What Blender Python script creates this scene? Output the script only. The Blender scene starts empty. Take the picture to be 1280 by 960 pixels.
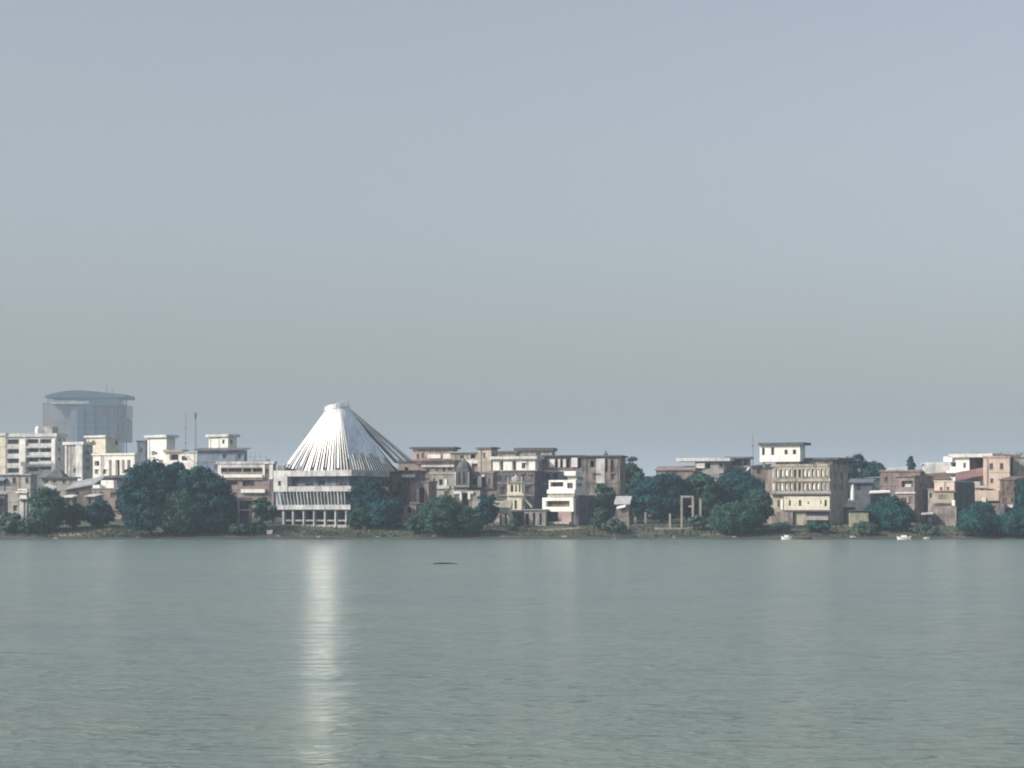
import bpy, math, random
import numpy as np
from mathutils import Vector, Matrix
R = math.radians
random.seed(7)
rng = np.random.default_rng(11)
sc = bpy.context.scene
C = sc.collection

# ------------------------------------------------------------------ camera, sky, sun, exposure
EYE = 6.0            # metres above the water
F = 2560.0           # focal length in pixels of a 1280 px wide frame
HZ = 640.0           # picture row of the horizon
cd = bpy.data.cameras.new('camera'); cam = bpy.data.objects.new('camera', cd); C.objects.link(cam)
cam.location = (0, 0, EYE); cam.rotation_euler = (R(90), 0, 0)
cd.sensor_width = 36; cd.lens = 36 * F / 1280; cd.shift_y = (HZ - 480) / 1280
cd.clip_start = 0.5; cd.clip_end = 12000
sc.camera = cam

SUN_EL, SUN_AZ = 33.0, 246.0          # azimuth clockwise from +Y
w = bpy.data.worlds.new('World'); sc.world = w; w.use_nodes = True
nt = w.node_tree; bg = nt.nodes['Background']
sky = nt.nodes.new('ShaderNodeTexSky'); sky.sky_type = 'NISHITA'; sky.sun_disc = False
sky.sun_elevation = R(SUN_EL); sky.sun_rotation = R(SUN_AZ)
sky.air_density = 1.0; sky.dust_density = 4.0; sky.ozone_density = 1.0; sky.altitude = 10
hs = nt.nodes.new('ShaderNodeHueSaturation'); hs.inputs['Saturation'].default_value = 0.52
hs.inputs['Value'].default_value = 1.0
nt.links.new(sky.outputs[0], hs.inputs['Color']); nt.links.new(hs.outputs[0], bg.inputs[0])
bg.inputs[1].default_value = 0.125
sd = bpy.data.lights.new('sun', 'SUN'); sd.energy = 4.2; sd.angle = R(0.5); sd.color = (1, .93, .82)
sun = bpy.data.objects.new('sun', sd); C.objects.link(sun); sun.location = (-300, -200, 400)
_s = Vector((math.sin(R(SUN_AZ)) * math.cos(R(SUN_EL)), math.cos(R(SUN_AZ)) * math.cos(R(SUN_EL)), math.sin(R(SUN_EL))))
sun.rotation_euler = _s.to_track_quat('Z', 'Y').to_euler()
sc.view_settings.view_transform = 'Standard'; sc.view_settings.look = 'None'
sc.view_settings.gamma = 1; sc.view_settings.use_curve_mapping = False
sc.view_settings.exposure = 0.25
sc.render.engine = 'CYCLES'
sc.cycles.use_denoising = True
sc.cycles.max_bounces = 6; sc.cycles.volume_bounces = 1
sc.cycles.caustics_reflective = True; sc.cycles.blur_glossy = 0.5
sc.cycles.filter_width = 2.0; sc.cycles.sample_clamp_direct = 1.3

# ------------------------------------------------------------------ pixel <-> place
def Xp(px, Y): return (px - 640) * Y / F
def Zp(py, Y): return EYE - (py - HZ) * Y / F
def P(px, py, Y): return (Xp(px, Y), Y, Zp(py, Y))
_ty = [438, 446.5, 449.4, 450.6, 454, 460, 466, 480, 520, 600, 1000, 8000]
_tz = [-.7, -.5, 0.06, .40, .75, 1.7, 2.6, 3.4, 4.5, 5.2, 5.4, 5.5]
def wob(X, Y):
    return (.5 * math.sin(X * .11 + 1.3) + .35 * math.sin(X * .29 + Y * .13) + .25 * math.sin(X * .053 + 4) + .15 * math.sin(X * .83 + Y * .6))
def terr(X, Y):
    k = min(1, max(0, (Y - 452) / 8)) * min(1, max(0, (560 - Y) / 60))
    return float(np.interp(Y + 1.3 * wob(X, Y) * (1 if Y < 520 else 0), _ty, _tz)) + .35 * k * wob(X + 20, Y) * .6

# ------------------------------------------------------------------ materials
MATS = {}
def mat(name, col, rough=.85, var=.25, dirt=.35, metal=0.0, scale=.5, spec=.3):
    if name in MATS: return MATS[name]
    m = bpy.data.materials.new(name); m.use_nodes = True; n = m.node_tree; L = n.links
    b = n.nodes['Principled BSDF']
    tc = n.nodes.new('ShaderNodeTexCoord')
    n1 = n.nodes.new('ShaderNodeTexNoise'); n1.inputs['Scale'].default_value = scale; n1.inputs['Detail'].default_value = 5
    L.new(tc.outputs['Object'], n1.inputs['Vector'])
    mp = n.nodes.new('ShaderNodeMapping'); mp.inputs['Scale'].default_value = (1.6, 1.6, .22)
    L.new(tc.outputs['Object'], mp.inputs['Vector'])
    n2 = n.nodes.new('ShaderNodeTexNoise'); n2.inputs['Scale'].default_value = 1.1; n2.inputs['Detail'].default_value = 6
    L.new(mp.outputs[0], n2.inputs['Vector'])
    r1 = n.nodes.new('ShaderNodeMapRange'); r1.inputs['From Min'].default_value = .3; r1.inputs['From Max'].default_value = .7
    r1.inputs['To Min'].default_value = 1 - min(.6, var * 1.5); r1.inputs['To Max'].default_value = 1 + var * .6
    L.new(n1.outputs[0], r1.inputs[0])
    r2 = n.nodes.new('ShaderNodeMapRange'); r2.inputs['From Min'].default_value = .5; r2.inputs['From Max'].default_value = .72
    r2.inputs['To Min'].default_value = 1; r2.inputs['To Max'].default_value = 1 - min(.7, dirt * 1.35)
    L.new(n2.outputs[0], r2.inputs[0])
    mu = n.nodes.new('ShaderNodeMath'); mu.operation = 'MULTIPLY'
    L.new(r1.outputs[0], mu.inputs[0]); L.new(r2.outputs[0], mu.inputs[1])
    vm = n.nodes.new('ShaderNodeVectorMath'); vm.operation = 'SCALE'; vm.inputs[0].default_value = col[:3]
    L.new(mu.outputs[0], vm.inputs['Scale']); L.new(vm.outputs[0], b.inputs['Base Color'])
    b.inputs['Roughness'].default_value = rough; b.inputs['Metallic'].default_value = metal
    b.inputs['Specular IOR Level'].default_value = spec
    MATS[name] = m
    return m
M = {}
def dm(k, col, **kw): M[k] = mat(k, col, **kw)
dm('white', (.80, .78, .74), dirt=.25, var=.12)
dm('dull_white', (.57, .57, .57), dirt=.35)
dm('cream', (.62, .58, .48), dirt=.25, var=.15)
dm('peach', (.56, .45, .385), dirt=.2, var=.12)
dm('pink', (.40, .29, .27), dirt=.3)
dm('yellow', (.29, .285, .225), dirt=.4)
dm('grey_plaster', (.33, .315, .30), dirt=.45)
dm('concrete', (.36, .325, .27), dirt=.5)
dm('old_concrete', (.21, .185, .175), dirt=.55, var=.4)
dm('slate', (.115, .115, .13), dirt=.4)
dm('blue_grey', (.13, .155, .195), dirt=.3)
dm('blue_tin', (.17, .22, .28), dirt=.3, rough=.5)
dm('brown', (.17, .12, .105), dirt=.5, var=.4)
dm('brick', (.26, .16, .13), dirt=.5, var=.4)
dm('mauve', (.25, .20, .19), dirt=.45)
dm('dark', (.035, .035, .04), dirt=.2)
dm('tin', (.34, .36, .38), dirt=.4, rough=.5)
dm('dark_roof', (.09, .09, .10), dirt=.3)
dm('red_roof', (.20, .12, .11), dirt=.4)
dm('pale_roof', (.62, .62, .62), dirt=.3)
dm('glass', (.03, .04, .05), rough=.12, dirt=.1, spec=.5)
dm('frame', (.30, .28, .26), dirt=.2)
dm('white_frame', (.7, .7, .68), dirt=.2)
dm('steel', (.25, .25, .28), rough=.5, metal=.3)
dm('bark', (.10, .075, .055), dirt=.3)
dm('tank', (.8, .8, .8), dirt=.1, rough=.5)
dm('boat', (.85, .85, .83), dirt=.15, var=.08, rough=.45)
dm('boat_wood', (.14, .11, .09), dirt=.3)
dm('sheet_white', (.84, .84, .83), rough=.5, metal=.1, dirt=.25, var=.12, scale=.25)
dm('roof_sheet', (.88, .88, .87), rough=.34, metal=.7, dirt=.12, var=.08, scale=.25)
dm('sheet_shade_blue', (.74, .80, .86), rough=.45, metal=.3, dirt=.25, var=.15, scale=.25)  # bluish copy of the white sheet, shade tint put into its colour
dm('tower_glass', (.015, .055, .10), rough=.25, dirt=.1, scale=.05, spec=.5)
dm('tower_wall', (.17, .18, .19), dirt=.2, scale=.05)
dm('tower_roof', (.03, .07, .11), dirt=.1, scale=.05)
dm('sand', (.30, .265, .19), dirt=.3, var=.4)
dm('screen', (.46, .48, .49), dirt=.3)
dm('hall_band', (.47, .475, .48), dirt=.4)

def leafmat(name, a, b):
    m = bpy.data.materials.new(name); m.use_nodes = True; n = m.node_tree; L = n.links
    p = n.nodes['Principled BSDF']; tc = n.nodes.new('ShaderNodeTexCoord')
    n1 = n.nodes.new('ShaderNodeTexNoise'); n1.inputs['Scale'].default_value = .55; n1.inputs['Detail'].default_value = 4
    L.new(tc.outputs['Object'], n1.inputs['Vector'])
    cr = n.nodes.new('ShaderNodeValToRGB'); cr.color_ramp.elements[0].position = .38; cr.color_ramp.elements[1].position = .64
    cr.color_ramp.elements[0].color = (*a, 1); cr.color_ramp.elements[1].color = (*b, 1)
    L.new(n1.outputs[0], cr.inputs[0]); L.new(cr.outputs[0], p.inputs['Base Color'])
    p.inputs['Roughness'].default_value = .7; p.inputs['Specular IOR Level'].default_value = .15
    M[name] = m
leafmat('leaf_dark', (0.0026, 0.0344, 0.0378), (0.0103, 0.0688, 0.0636))
leafmat('leaf_mid', (0.0120, 0.0482, 0.0396), (0.0327, 0.0877, 0.0602))
leafmat('leaf_pale', (.035, .070, .056), (.075, .120, .085))
leafmat('leaf_haze_blue', (0.0026, 0.0327, 0.0447), (0.0103, 0.0636, 0.0705))  # teal tint of hazy air put into the blue, dark and mid leaves
leafmat('grass_leaf', (.045, .065, .05), (.11, .12, .085))

# ------------------------------------------------------------------ mesh helpers
class MB:
    def __init__(s): s.v = []; s.f = []
    def quad(s, *p):
        i = len(s.v); s.v += [tuple(q) for q in p]; s.f.append(tuple(range(i, i + len(p))))
    def box(s, x0, x1, y0, y1, z0, z1):
        i = len(s.v)
        s.v += [(x0, y0, z0), (x1, y0, z0), (x1, y1, z0), (x0, y1, z0), (x0, y0, z1), (x1, y0, z1), (x1, y1, z1), (x0, y1, z1)]
        s.f += [tuple(i + k for k in q) for q in ((3, 2, 1, 0), (4, 5, 6, 7), (0, 1, 5, 4), (1, 2, 6, 5), (2, 3, 7, 6), (3, 0, 4, 7))]
        return s
    def hexa(s, b, t):      # four bottom + four top points
        i = len(s.v); s.v += [tuple(q) for q in b] + [tuple(q) for q in t]
        s.f += [tuple(i + k for k in q) for q in ((3, 2, 1, 0), (4, 5, 6, 7), (0, 1, 5, 4), (1, 2, 6, 5), (2, 3, 7, 6), (3, 0, 4, 7))]
        return s
    def prism(s, poly, z0, z1):
        i = len(s.v); n = len(poly)
        s.v += [(p[0], p[1], z0) for p in poly] + [(p[0], p[1], z1) for p in poly]
        s.f += [tuple(i + k for k in reversed(range(n))), tuple(i + n + k for k in range(n))]
        for k in range(n):
            k2 = (k + 1) % n; s.f.append((i + k, i + k2, i + n + k2, i + n + k))
        return s
    def tube(s, pts, rad, n=6):
        pts = [Vector(p) for p in pts]; i0 = len(s.v)
        for j, p in enumerate(pts):
            d = (pts[min(j + 1, len(pts) - 1)] - pts[max(j - 1, 0)]).normalized()
            a = d.orthogonal().normalized(); b = d.cross(a); r = rad[j] if isinstance(rad, (list, tuple)) else rad
            for k in range(n):
                t = 2 * math.pi * k / n; s.v.append(tuple(p + a * (r * math.cos(t)) + b * (r * math.sin(t))))
        for j in range(len(pts) - 1):
            for k in range(n):
                k2 = (k + 1) % n; s.f.append((i0 + j * n + k, i0 + j * n + k2, i0 + (j + 1) * n + k2, i0 + (j + 1) * n + k))
        s.f.append(tuple(i0 + k for k in range(n))); s.f.append(tuple(i0 + (len(pts) - 1) * n + k for k in range(n)))
        return s
    def lathe(s, c, prof, n=14):     # prof: (r, z)
        i0 = len(s.v)
        for r, z in prof:
            for k in range(n):
                t = 2 * math.pi * k / n; s.v.append((c[0] + r * math.cos(t), c[1] + r * math.sin(t), c[2] + z))
        for j in range(len(prof) - 1):
            for k in range(n):
                k2 = (k + 1) % n; s.f.append((i0 + j * n + k, i0 + j * n + k2, i0 + (j + 1) * n + k2, i0 + (j + 1) * n + k))
        s.f.append(tuple(i0 + k for k in range(n))); s.f.append(tuple(i0 + (len(prof) - 1) * n + k for k in range(n)))
        return s
    def facade(s, o, u, n, u0, u1, z0, z1, ops):
        """wall in the plane o + a*u + z, holes ops = (a0,a1,b0,b1,depth,arch), reveals along n"""
        o = Vector(o); u = Vector(u); n = Vector(n); Zv = Vector((0, 0, 1))
        pt = lambda a, b, d=0: o + u * a + Zv * b + n * d
        us = sorted(set([u0, u1] + [q for op in ops for q in op[:2]])); zs = sorted(set([z0, z1] + [q for op in ops for q in op[2:4]]))
        for a, b in zip(us[:-1], us[1:]):
            for c, d in zip(zs[:-1], zs[1:]):
                mu, mz = (a + b) / 2, (c + d) / 2
                if any(op[0] < mu < op[1] and op[2] < mz < op[3] for op in ops): continue
                s.quad(pt(a, c), pt(b, c), pt(b, d), pt(a, d))
        for a0, a1, b0, b1, dp, arch in ops:
            for (p, q) in (((a0, b0), (a1, b0)), ((a1, b0), (a1, b1)), ((a1, b1), (a0, b1)), ((a0, b1), (a0, b0))):
                s.quad(pt(*p), pt(*q), pt(*q, dp), pt(*p, dp))
            if arch:
                r = (a1 - a0) / 2; m = (a0 + a1) / 2; zc = b1 - r
                for sg, cx in ((-1, a0), (1, a1)):
                    arc = [(m + sg * r * math.cos(t), zc + r * math.sin(t)) for t in [math.pi / 2 * k / 4 for k in range(5)]]
                    for k in range(4): s.quad(pt(cx, b1, .02), pt(*arc[k], .02), pt(*arc[k + 1], .02))
        return s
    def build(s, name, m, parent=None, world=False):
        v = s.v
        if world and parent is not None:
            inv = parent['_m'] if False else MAT[parent.name].inverted(); v = [tuple(inv @ Vector(p)) for p in v]
        me = bpy.data.meshes.new(name); me.from_pydata(v, [], s.f); me.update()
        me.materials.append(M[m] if isinstance(m, str) else m)
        o = bpy.data.objects.new(name, me); C.objects.link(o)
        if parent is not None: o.parent = parent
        return o
MAT = {}
def thing(name, label, cat, loc, rz=0, group=None):
    o = bpy.data.objects.new(name, None); C.objects.link(o); o.location = loc; o.rotation_euler = (0, 0, rz); o.empty_display_size = .5
    MAT[o.name] = Matrix.Translation(Vector(loc)) @ Matrix.Rotation(rz, 4, 'Z')
    tag(o, label, cat, group); return o
def tag(o, label=None, cat=None, group=None, kind=None):
    if label: o['label'] = label
    if cat: o['category'] = cat
    if group: o['group'] = group
    if kind: o['kind'] = kind
    return o

# ------------------------------------------------------------------ the setting: water, ground, paths
def grid_mesh(name, xs, ys, fz, m):
    v = [(x, y, fz(x, y)) for y in ys for x in xs]; nx = len(xs)
    f = [(j * nx + i, j * nx + i + 1, (j + 1) * nx + i + 1, (j + 1) * nx + i) for j in range(len(ys) - 1) for i in range(nx - 1)]
    me = bpy.data.meshes.new(name); me.from_pydata(v, [], f); me.polygons.foreach_set('use_smooth', [True] * len(f)); me.update()
    me.materials.append(m); o = bpy.data.objects.new(name, me); C.objects.link(o); return o

def water_mat():
    m = bpy.data.materials.new('river_water'); m.use_nodes = True; n = m.node_tree; L = n.links; b = n.nodes['Principled BSDF']
    tc = n.nodes.new('ShaderNodeTexCoord')
    def noise(sx, sy, detail, rough=.5, dist=0.0):
        mp = n.nodes.new('ShaderNodeMapping'); mp.inputs['Scale'].default_value = (sx, sy, 1); L.new(tc.outputs['Object'], mp.inputs['Vector'])
        t = n.nodes.new('ShaderNodeTexNoise'); t.inputs['Scale'].default_value = 1; t.inputs['Detail'].default_value = detail
        t.inputs['Roughness'].default_value = rough; t.inputs['Distortion'].default_value = dist
        L.new(mp.outputs[0], t.inputs['Vector']); return t
    a = noise(.28, .95, 4, .55, .4); c = noise(.06, .16, 3, .5, .3); d = noise(1.3, 2.2, 4, .55, .5)
    def madd(x, k, y=None):
        q = n.nodes.new('ShaderNodeMath'); q.operation = 'MULTIPLY_ADD'; L.new(x, q.inputs[0]); q.inputs[1].default_value = k
        if y is not None: L.new(y, q.inputs[2])
        else: q.inputs[2].default_value = 0
        return q.outputs[0]
    pw = n.nodes.new('ShaderNodeMath'); pw.operation = 'POWER'; L.new(d.outputs[0], pw.inputs[0]); pw.inputs[1].default_value = 3.5
    e_ = noise(.32, 1.5, 3, .5, .6); mr = n.nodes.new('ShaderNodeMapRange'); mr.interpolation_type = 'SMOOTHSTEP'
    mr.inputs['From Min'].default_value = .56; mr.inputs['From Max'].default_value = .74; L.new(e_.outputs[0], mr.inputs[0])
    h = madd(mr.outputs[0], .35, None); h = madd(a.outputs[0], .34, madd(c.outputs[0], 1.25, madd(pw.outputs[0], .7, h)))
    g_ = noise(.022, .085, 4, .6, .5); h = madd(g_.outputs[0], 3.2, h)
    bp = n.nodes.new('ShaderNodeBump'); bp.inputs['Strength'].default_value = 1; bp.inputs['Distance'].default_value = WAVE
    L.new(h, bp.inputs['Height']); L.new(bp.outputs[0], b.inputs['Normal'])
    big = noise(.012, .03, 3)
    cr = n.nodes.new('ShaderNodeValToRGB'); cr.color_ramp.elements[0].position = .35; cr.color_ramp.elements[1].position = .65
    cr.color_ramp.elements[0].color = (.12, .17, .165, 1); cr.color_ramp.elements[1].color = (.14, .18, .155, 1)
    L.new(big.outputs[0], cr.inputs[0]); L.new(cr.outputs[0], b.inputs['Base Color'])
    b.inputs['Roughness'].default_value = .21; b.inputs['IOR'].default_value = 1.33; b.inputs['Specular IOR Level'].default_value = .5
    return m
WAVE = .55
xs = list(np.linspace(-2600, 2600, 81)); ys = list(np.linspace(-140, 452, 60)) + [455]
tag(grid_mesh('river_water', xs, ys, lambda x, y: 0.0, water_mat()), kind='structure')

def ground_mat():
    m = bpy.data.materials.new('bank_ground'); m.use_nodes = True; n = m.node_tree; L = n.links; b = n.nodes['Principled BSDF']
    ge = n.nodes.new('ShaderNodeNewGeometry'); sp = n.nodes.new('ShaderNodeSeparateXYZ'); L.new(ge.outputs['Position'], sp.inputs[0])
    tc = n.nodes.new('ShaderNodeTexCoord')
    mp = n.nodes.new('ShaderNodeMapping'); mp.inputs['Scale'].default_value = (.12, .25, 1); L.new(tc.outputs['Object'], mp.inputs['Vector'])
    nz = n.nodes.new('ShaderNodeTexNoise'); nz.inputs['Scale'].default_value = 1; nz.inputs['Detail'].default_value = 7; L.new(mp.outputs[0], nz.inputs['Vector'])
    ad = n.nodes.new('ShaderNodeMath'); ad.operation = 'MULTIPLY_ADD'; L.new(nz.outputs[0], ad.inputs[0]); ad.inputs[1].default_value = 1.6; L.new(sp.outputs['Z'], ad.inputs[2])
    mr = n.nodes.new('ShaderNodeMapRange'); mr.inputs['From Min'].default_value = .7; mr.inputs['From Max'].default_value = 2.6; L.new(ad.outputs[0], mr.inputs[0])
    cr = n.nodes.new('ShaderNodeValToRGB'); e = cr.color_ramp.elements
    e[0].position = 0; e[0].color = (.04, .045, .045, 1); e[1].position = 1; e[1].color = (.075, .09, .065, 1)
    k = e.new(.25); k.color = (.065, .068, .06, 1); k = e.new(.5); k.color = (.105, .108, .09, 1); k = e.new(.7); k.color = (.065, .082, .06, 1)
    L.new(mr.outputs[0], cr.inputs[0]); L.new(cr.outputs[0], b.inputs['Base Color']); b.inputs['Roughness'].default_value = .95
    b.inputs['Specular IOR Level'].default_value = .1
    return m
gx = [-2600, -1500, -900, -500, -300, -200, -160] + list(np.arange(-140, 141, 1.5)) + [160, 200, 300, 500, 900, 1500, 2600]
gy = [440, 444, 446] + list(np.arange(447, 470, .8)) + [472, 475, 478, 482, 488, 495, 505, 520, 540, 560, 600, 700, 900, 1300, 2000, 3000, 5000, 8000]
tag(grid_mesh('bank_ground', gx, gy, terr, ground_mat()), kind='structure')

def path(pts, width, m='sand', name='path'):
    """pts: (px, Y) along a footpath laid on the bank"""
    v = []; f = []; q = []
    for (a, ya), (b, yb) in zip(pts[:-1], pts[1:]):
        for k in range(8): t = k / 8; q.append((a + (b - a) * t, ya + (yb - ya) * t))
    q.append(pts[-1])
    for px, Y in q:
        x = Xp(px, Y)
        for j in (-1, -.33, .33, 1):
            y = Y + j * width; v.append((x, y, terr(x, y) + .05 + .04 * (1 - abs(j))))
    for i in range(len(q) - 1):
        for j in range(3): f.append((i * 4 + j, i * 4 + j + 1, i * 4 + j + 5, i * 4 + j + 4))
    me = bpy.data.meshes.new(name); me.from_pydata(v, [], f); me.update(); me.materials.append(M[m])
    o = bpy.data.objects.new(name, me); C.objects.link(o); tag(o, kind='structure'); return o
path([(48, 455.5), (80, 456), (115, 458), (143, 464)], 2.0)
path([(60, 454), (110, 454.6), (170, 454.5)], .5)
path([(616, 462), (650, 461), (690, 463), (722, 464), (742, 470)], .9)
path([(870, 454), (900, 455.5), (915, 460), (945, 468)], .5)
path([(1140, 455), (1165, 456.5), (1190, 459)], .8)
path([(332, 456), (337, 461), (346, 465), (356, 466)], .9)
path([(560, 454.5), (640, 455), (720, 455.5)], .5)

# ------------------------------------------------------------------ houses
class House:
    def __init__(s, name, label, cat, xl, xr, xs, yt, yb, Y, wall, yaw=25, roof=None, wins=(), side=(), group=None, depth=8, deep=.22, pane='glass'):
        s.Y = Y; a = R(yaw); s.ca, s.sa = math.cos(a), math.sin(a)
        s.X = Xp((xl + xr) / 2, Y)
        zg = min(terr(s.X, Y), terr(s.X + 3, Y - 2), terr(s.X - 3, Y + 2))
        s.zb = min(Zp(yb, Y), zg) - .25
        s.root = thing(name, label, cat, (s.X, Y, s.zb), -a, group)
        s.u0, s.u1 = s.u(xl), s.u(xr)
        s.D = s.v(xs) if xs > xr else depth
        s.H = Zp(yt, Y) - s.zb; s.wall = wall; s.pane = pane
        mb = MB(); fo = []; so = []
        for o in wins: fo.append(s._op(o, s.u, deep))
        for o in side: so.append(s._op(o, s.v, deep))
        mb.facade((0, 0, 0), (1, 0, 0), (0, 1, 0), s.u0, s.u1, 0, s.H, [q[0] for q in fo])
        mb.facade((s.u1, 0, 0), (0, 1, 0), (-1, 0, 0), 0, s.D, 0, s.H, [q[0] for q in so])
        mb.quad((s.u0, 0, 0), (s.u0, s.D, 0), (s.u0, s.D, s.H), (s.u0, 0, s.H)); mb.quad((s.u0, s.D, 0), (s.u1, s.D, 0), (s.u1, s.D, s.H), (s.u0, s.D, s.H))
        mb.quad((s.u0, 0, s.H - .02), (s.u1, 0, s.H - .02), (s.u1, s.D, s.H - .02), (s.u0, s.D, s.H - .02))
        mb.build('wall', wall, s.root)
        for q in fo: s._pane(q, (0, 0, 0), (1, 0, 0), (0, 1, 0))
        for q in so: s._pane(q, (s.u1, 0, 0), (0, 1, 0), (-1, 0, 0))
        if roof: s.roof(*roof)
        s.details(fo); s.side_details(so)
    def u(s, px): k = (px - 640) / F; return (k * s.Y - s.X) / (s.ca + k * s.sa)
    def v(s, px):
        k = (px - 640) / F; x = s.X + s.u1 * s.ca; y = s.Y - s.u1 * s.sa; return (k * y - x) / (s.sa - k * s.ca)
    def z(s, py): return Zp(py, s.Y) - s.zb
    def _op(s, o, fn, deep):
        k = o[4] if len(o) > 4 else 'w'
        d = {'w': deep, 'a': deep, 'd': deep, 'o': 1.5, 'b': 1.2, 'A': 1.5}[k]
        a, b = sorted((fn(o[0]), fn(o[1]))); c, e = sorted((s.z(o[2]), s.z(o[3])))
        return ((a, b, max(c, .05), min(e, s.H - .08), d, k in 'aA'), k, o[5] if len(o) > 5 else None)
    def _pane(s, q, o, u, n):
        (a, b, c, e, d, arch), k, m = q; o = Vector(o); u = Vector(u); n = Vector(n); Zv = Vector((0, 0, 1))
        pt = lambda aa, bb, dd: o + u * aa + Zv * bb + n * dd
        mb = MB(); mb.quad(pt(a, c, d), pt(b, c, d), pt(b, e, d), pt(a, e, d))
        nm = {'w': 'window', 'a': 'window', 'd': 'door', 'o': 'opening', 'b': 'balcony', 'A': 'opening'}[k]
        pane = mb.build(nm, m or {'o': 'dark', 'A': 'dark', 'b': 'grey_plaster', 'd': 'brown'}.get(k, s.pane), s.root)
        if k in 'wa' and b - a > .55:
            f = MB(); t = .07; q = d - .06
            def bar(a0, a1, c0, c1):
                f.hexa([pt(a0, c0, q), pt(a1, c0, q), pt(a1, c0, q + .05), pt(a0, c0, q + .05)], [pt(a0, c1, q), pt(a1, c1, q), pt(a1, c1, q + .05), pt(a0, c1, q + .05)])
            bar(a, a + t, c, e); bar(b - t, b, c, e); bar((a + b) / 2 - t / 2, (a + b) / 2 + t / 2, c + t, e - t); bar(a + t, b - t, e - t, e); bar(a + t, b - t, c, c + t)
            f.build('frame', 'frame', pane)
            l = MB(); l.hexa([pt(a - .1, c - .12, -.14), pt(b + .1, c - .12, -.14), pt(b + .1, c - .12, .05), pt(a - .1, c - .12, .05)],
                             [pt(a - .1, c - .01, -.14), pt(b + .1, c - .01, -.14), pt(b + .1, c - .01, .05), pt(a - .1, c - .01, .05)]); l.build('sill', s.wall, pane)
        if k == 'b':
            f = MB(); hgt = min(.9, (e - c) * .35)
            f.hexa([pt(a, c, .02), pt(b, c, .02), pt(b, c, .1), pt(a, c, .1)], [pt(a, c + hgt, .02), pt(b, c + hgt, .02), pt(b, c + hgt, .1), pt(a, c + hgt, .1)])
            f.build('railing', s.wall, pane)
    def details(s, fo):
        """storey lines, a drainpipe and a clothes line or two on the plain walls"""
        q = random.Random(int(abs(s.X) * 13 + s.Y)); Wd = s.u1 - s.u0
        if s.H < 5 or Wd < 3: return
        zz = s.H - 3.1 - q.random() * .4
        while zz > 2.5:
            if not any(o[0][2] - .15 < zz < o[0][3] + .15 for o in fo):
                mb = MB(); mb.box(s.u0 + .01, s.u1 - .01, -.12, .03, zz, zz + .2); mb.build('ledge', s.wall, s.root)
            zz -= 3.2
        for k in range(1 + int(Wd > 8)):
            u = s.u0 + Wd * (q.random() * .9 + .05)
            if any(o[0][0] - .2 < u < o[0][1] + .2 for o in fo): continue
            mb = MB(); mb.tube([(u, -.2, .2), (u, -.2, s.H - .1)], .07, 5); mb.build('drainpipe', 'slate', s.root)
        for k in range(int(Wd / 2.2)):
            u = s.u0 + .6 + (Wd - 2) * q.random(); z0 = max(.4, s.H - 3.2 * q.choice((1, 2, 2, 3)) + .9)
            if z0 + 1.4 > s.H - .3 or any(o[0][0] - .5 < u + .5 < o[0][1] + .7 and o[0][2] - 1.4 < z0 < o[0][3] + .4 for o in fo): continue
            mb = MB(); mb.box(u, u + .95, -.05, -.012, z0, z0 + 1.3); w_ = mb.build('window', q.choice(('dark', 'glass', 'slate', 'brown')), s.root)
            mb = MB(); mb.box(u - .12, u + 1.07, -.45, -.01, z0 + 1.36, z0 + 1.44); mb.build('hood', s.wall, w_)
    def side_details(s, so):
        q = random.Random(int(abs(s.X) * 7 + s.Y * 3))
        if s.H < 5 or s.D < 3.5 or so: return
        for k in range(int(s.D / 2.6)):
            v = .5 + (s.D - 1.8) * q.random(); z0 = max(.4, s.H - 3.2 * q.choice((1, 1, 2, 2, 3)) + .9)
            if z0 + 1.4 > s.H - .3: continue
            mb = MB(); mb.box(s.u1 + .012, s.u1 + .05, v, v + .95, z0, z0 + 1.3); w_ = mb.build('window', q.choice(('dark', 'glass', 'dark', 'brown')), s.root)
            mb = MB(); mb.box(s.u1 + .01, s.u1 + .4, v - .1, v + 1.05, z0 + 1.36, z0 + 1.44); mb.build('hood', s.wall, w_)
    def roof(s, kind, m, over=.4, th=.35, rise=1.5, name='roof'):
        mb = MB(); u0, u1, D, H = s.u0 - over, s.u1 + over, s.D + over, s.H
        if kind == 'flat': mb.box(u0, u1, -over, D, H, H + th)
        elif kind == 'parapet':
            t = .2; h = th
            mb.box(u0, u1, -over, D, H, H + .18)
            for b in ((u0, u1, -over, -over + t), (u0, u1, D - t, D), (u0, u0 + t, -over + t, D - t), (u1 - t, u1, -over + t, D - t)): mb.box(*b, H + .18, H + .18 + h)
        elif kind == 'gable':
            m2 = (D - over) / 2
            for y0, y1 in ((-over, m2), (D, m2)):
                mb.hexa([(u0, y0, H - .1), (u1, y0, H - .1), (u1, y1, H + rise - .1), (u0, y1, H + rise - .1)], [(u0, y0, H + .05), (u1, y0, H + .05), (u1, y1, H + rise + .05), (u0, y1, H + rise + .05)])
            for uu in (s.u0, s.u1): mb.quad((uu, 0, H), (uu, s.D, H), (uu, m2, H + rise - .1))
        elif kind == 'shed':
            mb.hexa([(u0, -over, H), (u1, -over, H), (u1, D, H + rise), (u0, D, H + rise)], [(u0, -over, H + .15), (u1, -over, H + .15), (u1, D, H + rise + .15), (u0, D, H + rise + .15)])
        return mb.build(name, m, s.root)
    def front(s, name, x0, x1, y0, y1, d0, d1, m, parent=None):
        a, b = sorted((s.u(x0), s.u(x1))); c, e = sorted((s.z(y0), s.z(y1))); mb = MB(); mb.box(a, b, d0, d1, c, e); return mb.build(name, m, parent or s.root)
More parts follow.
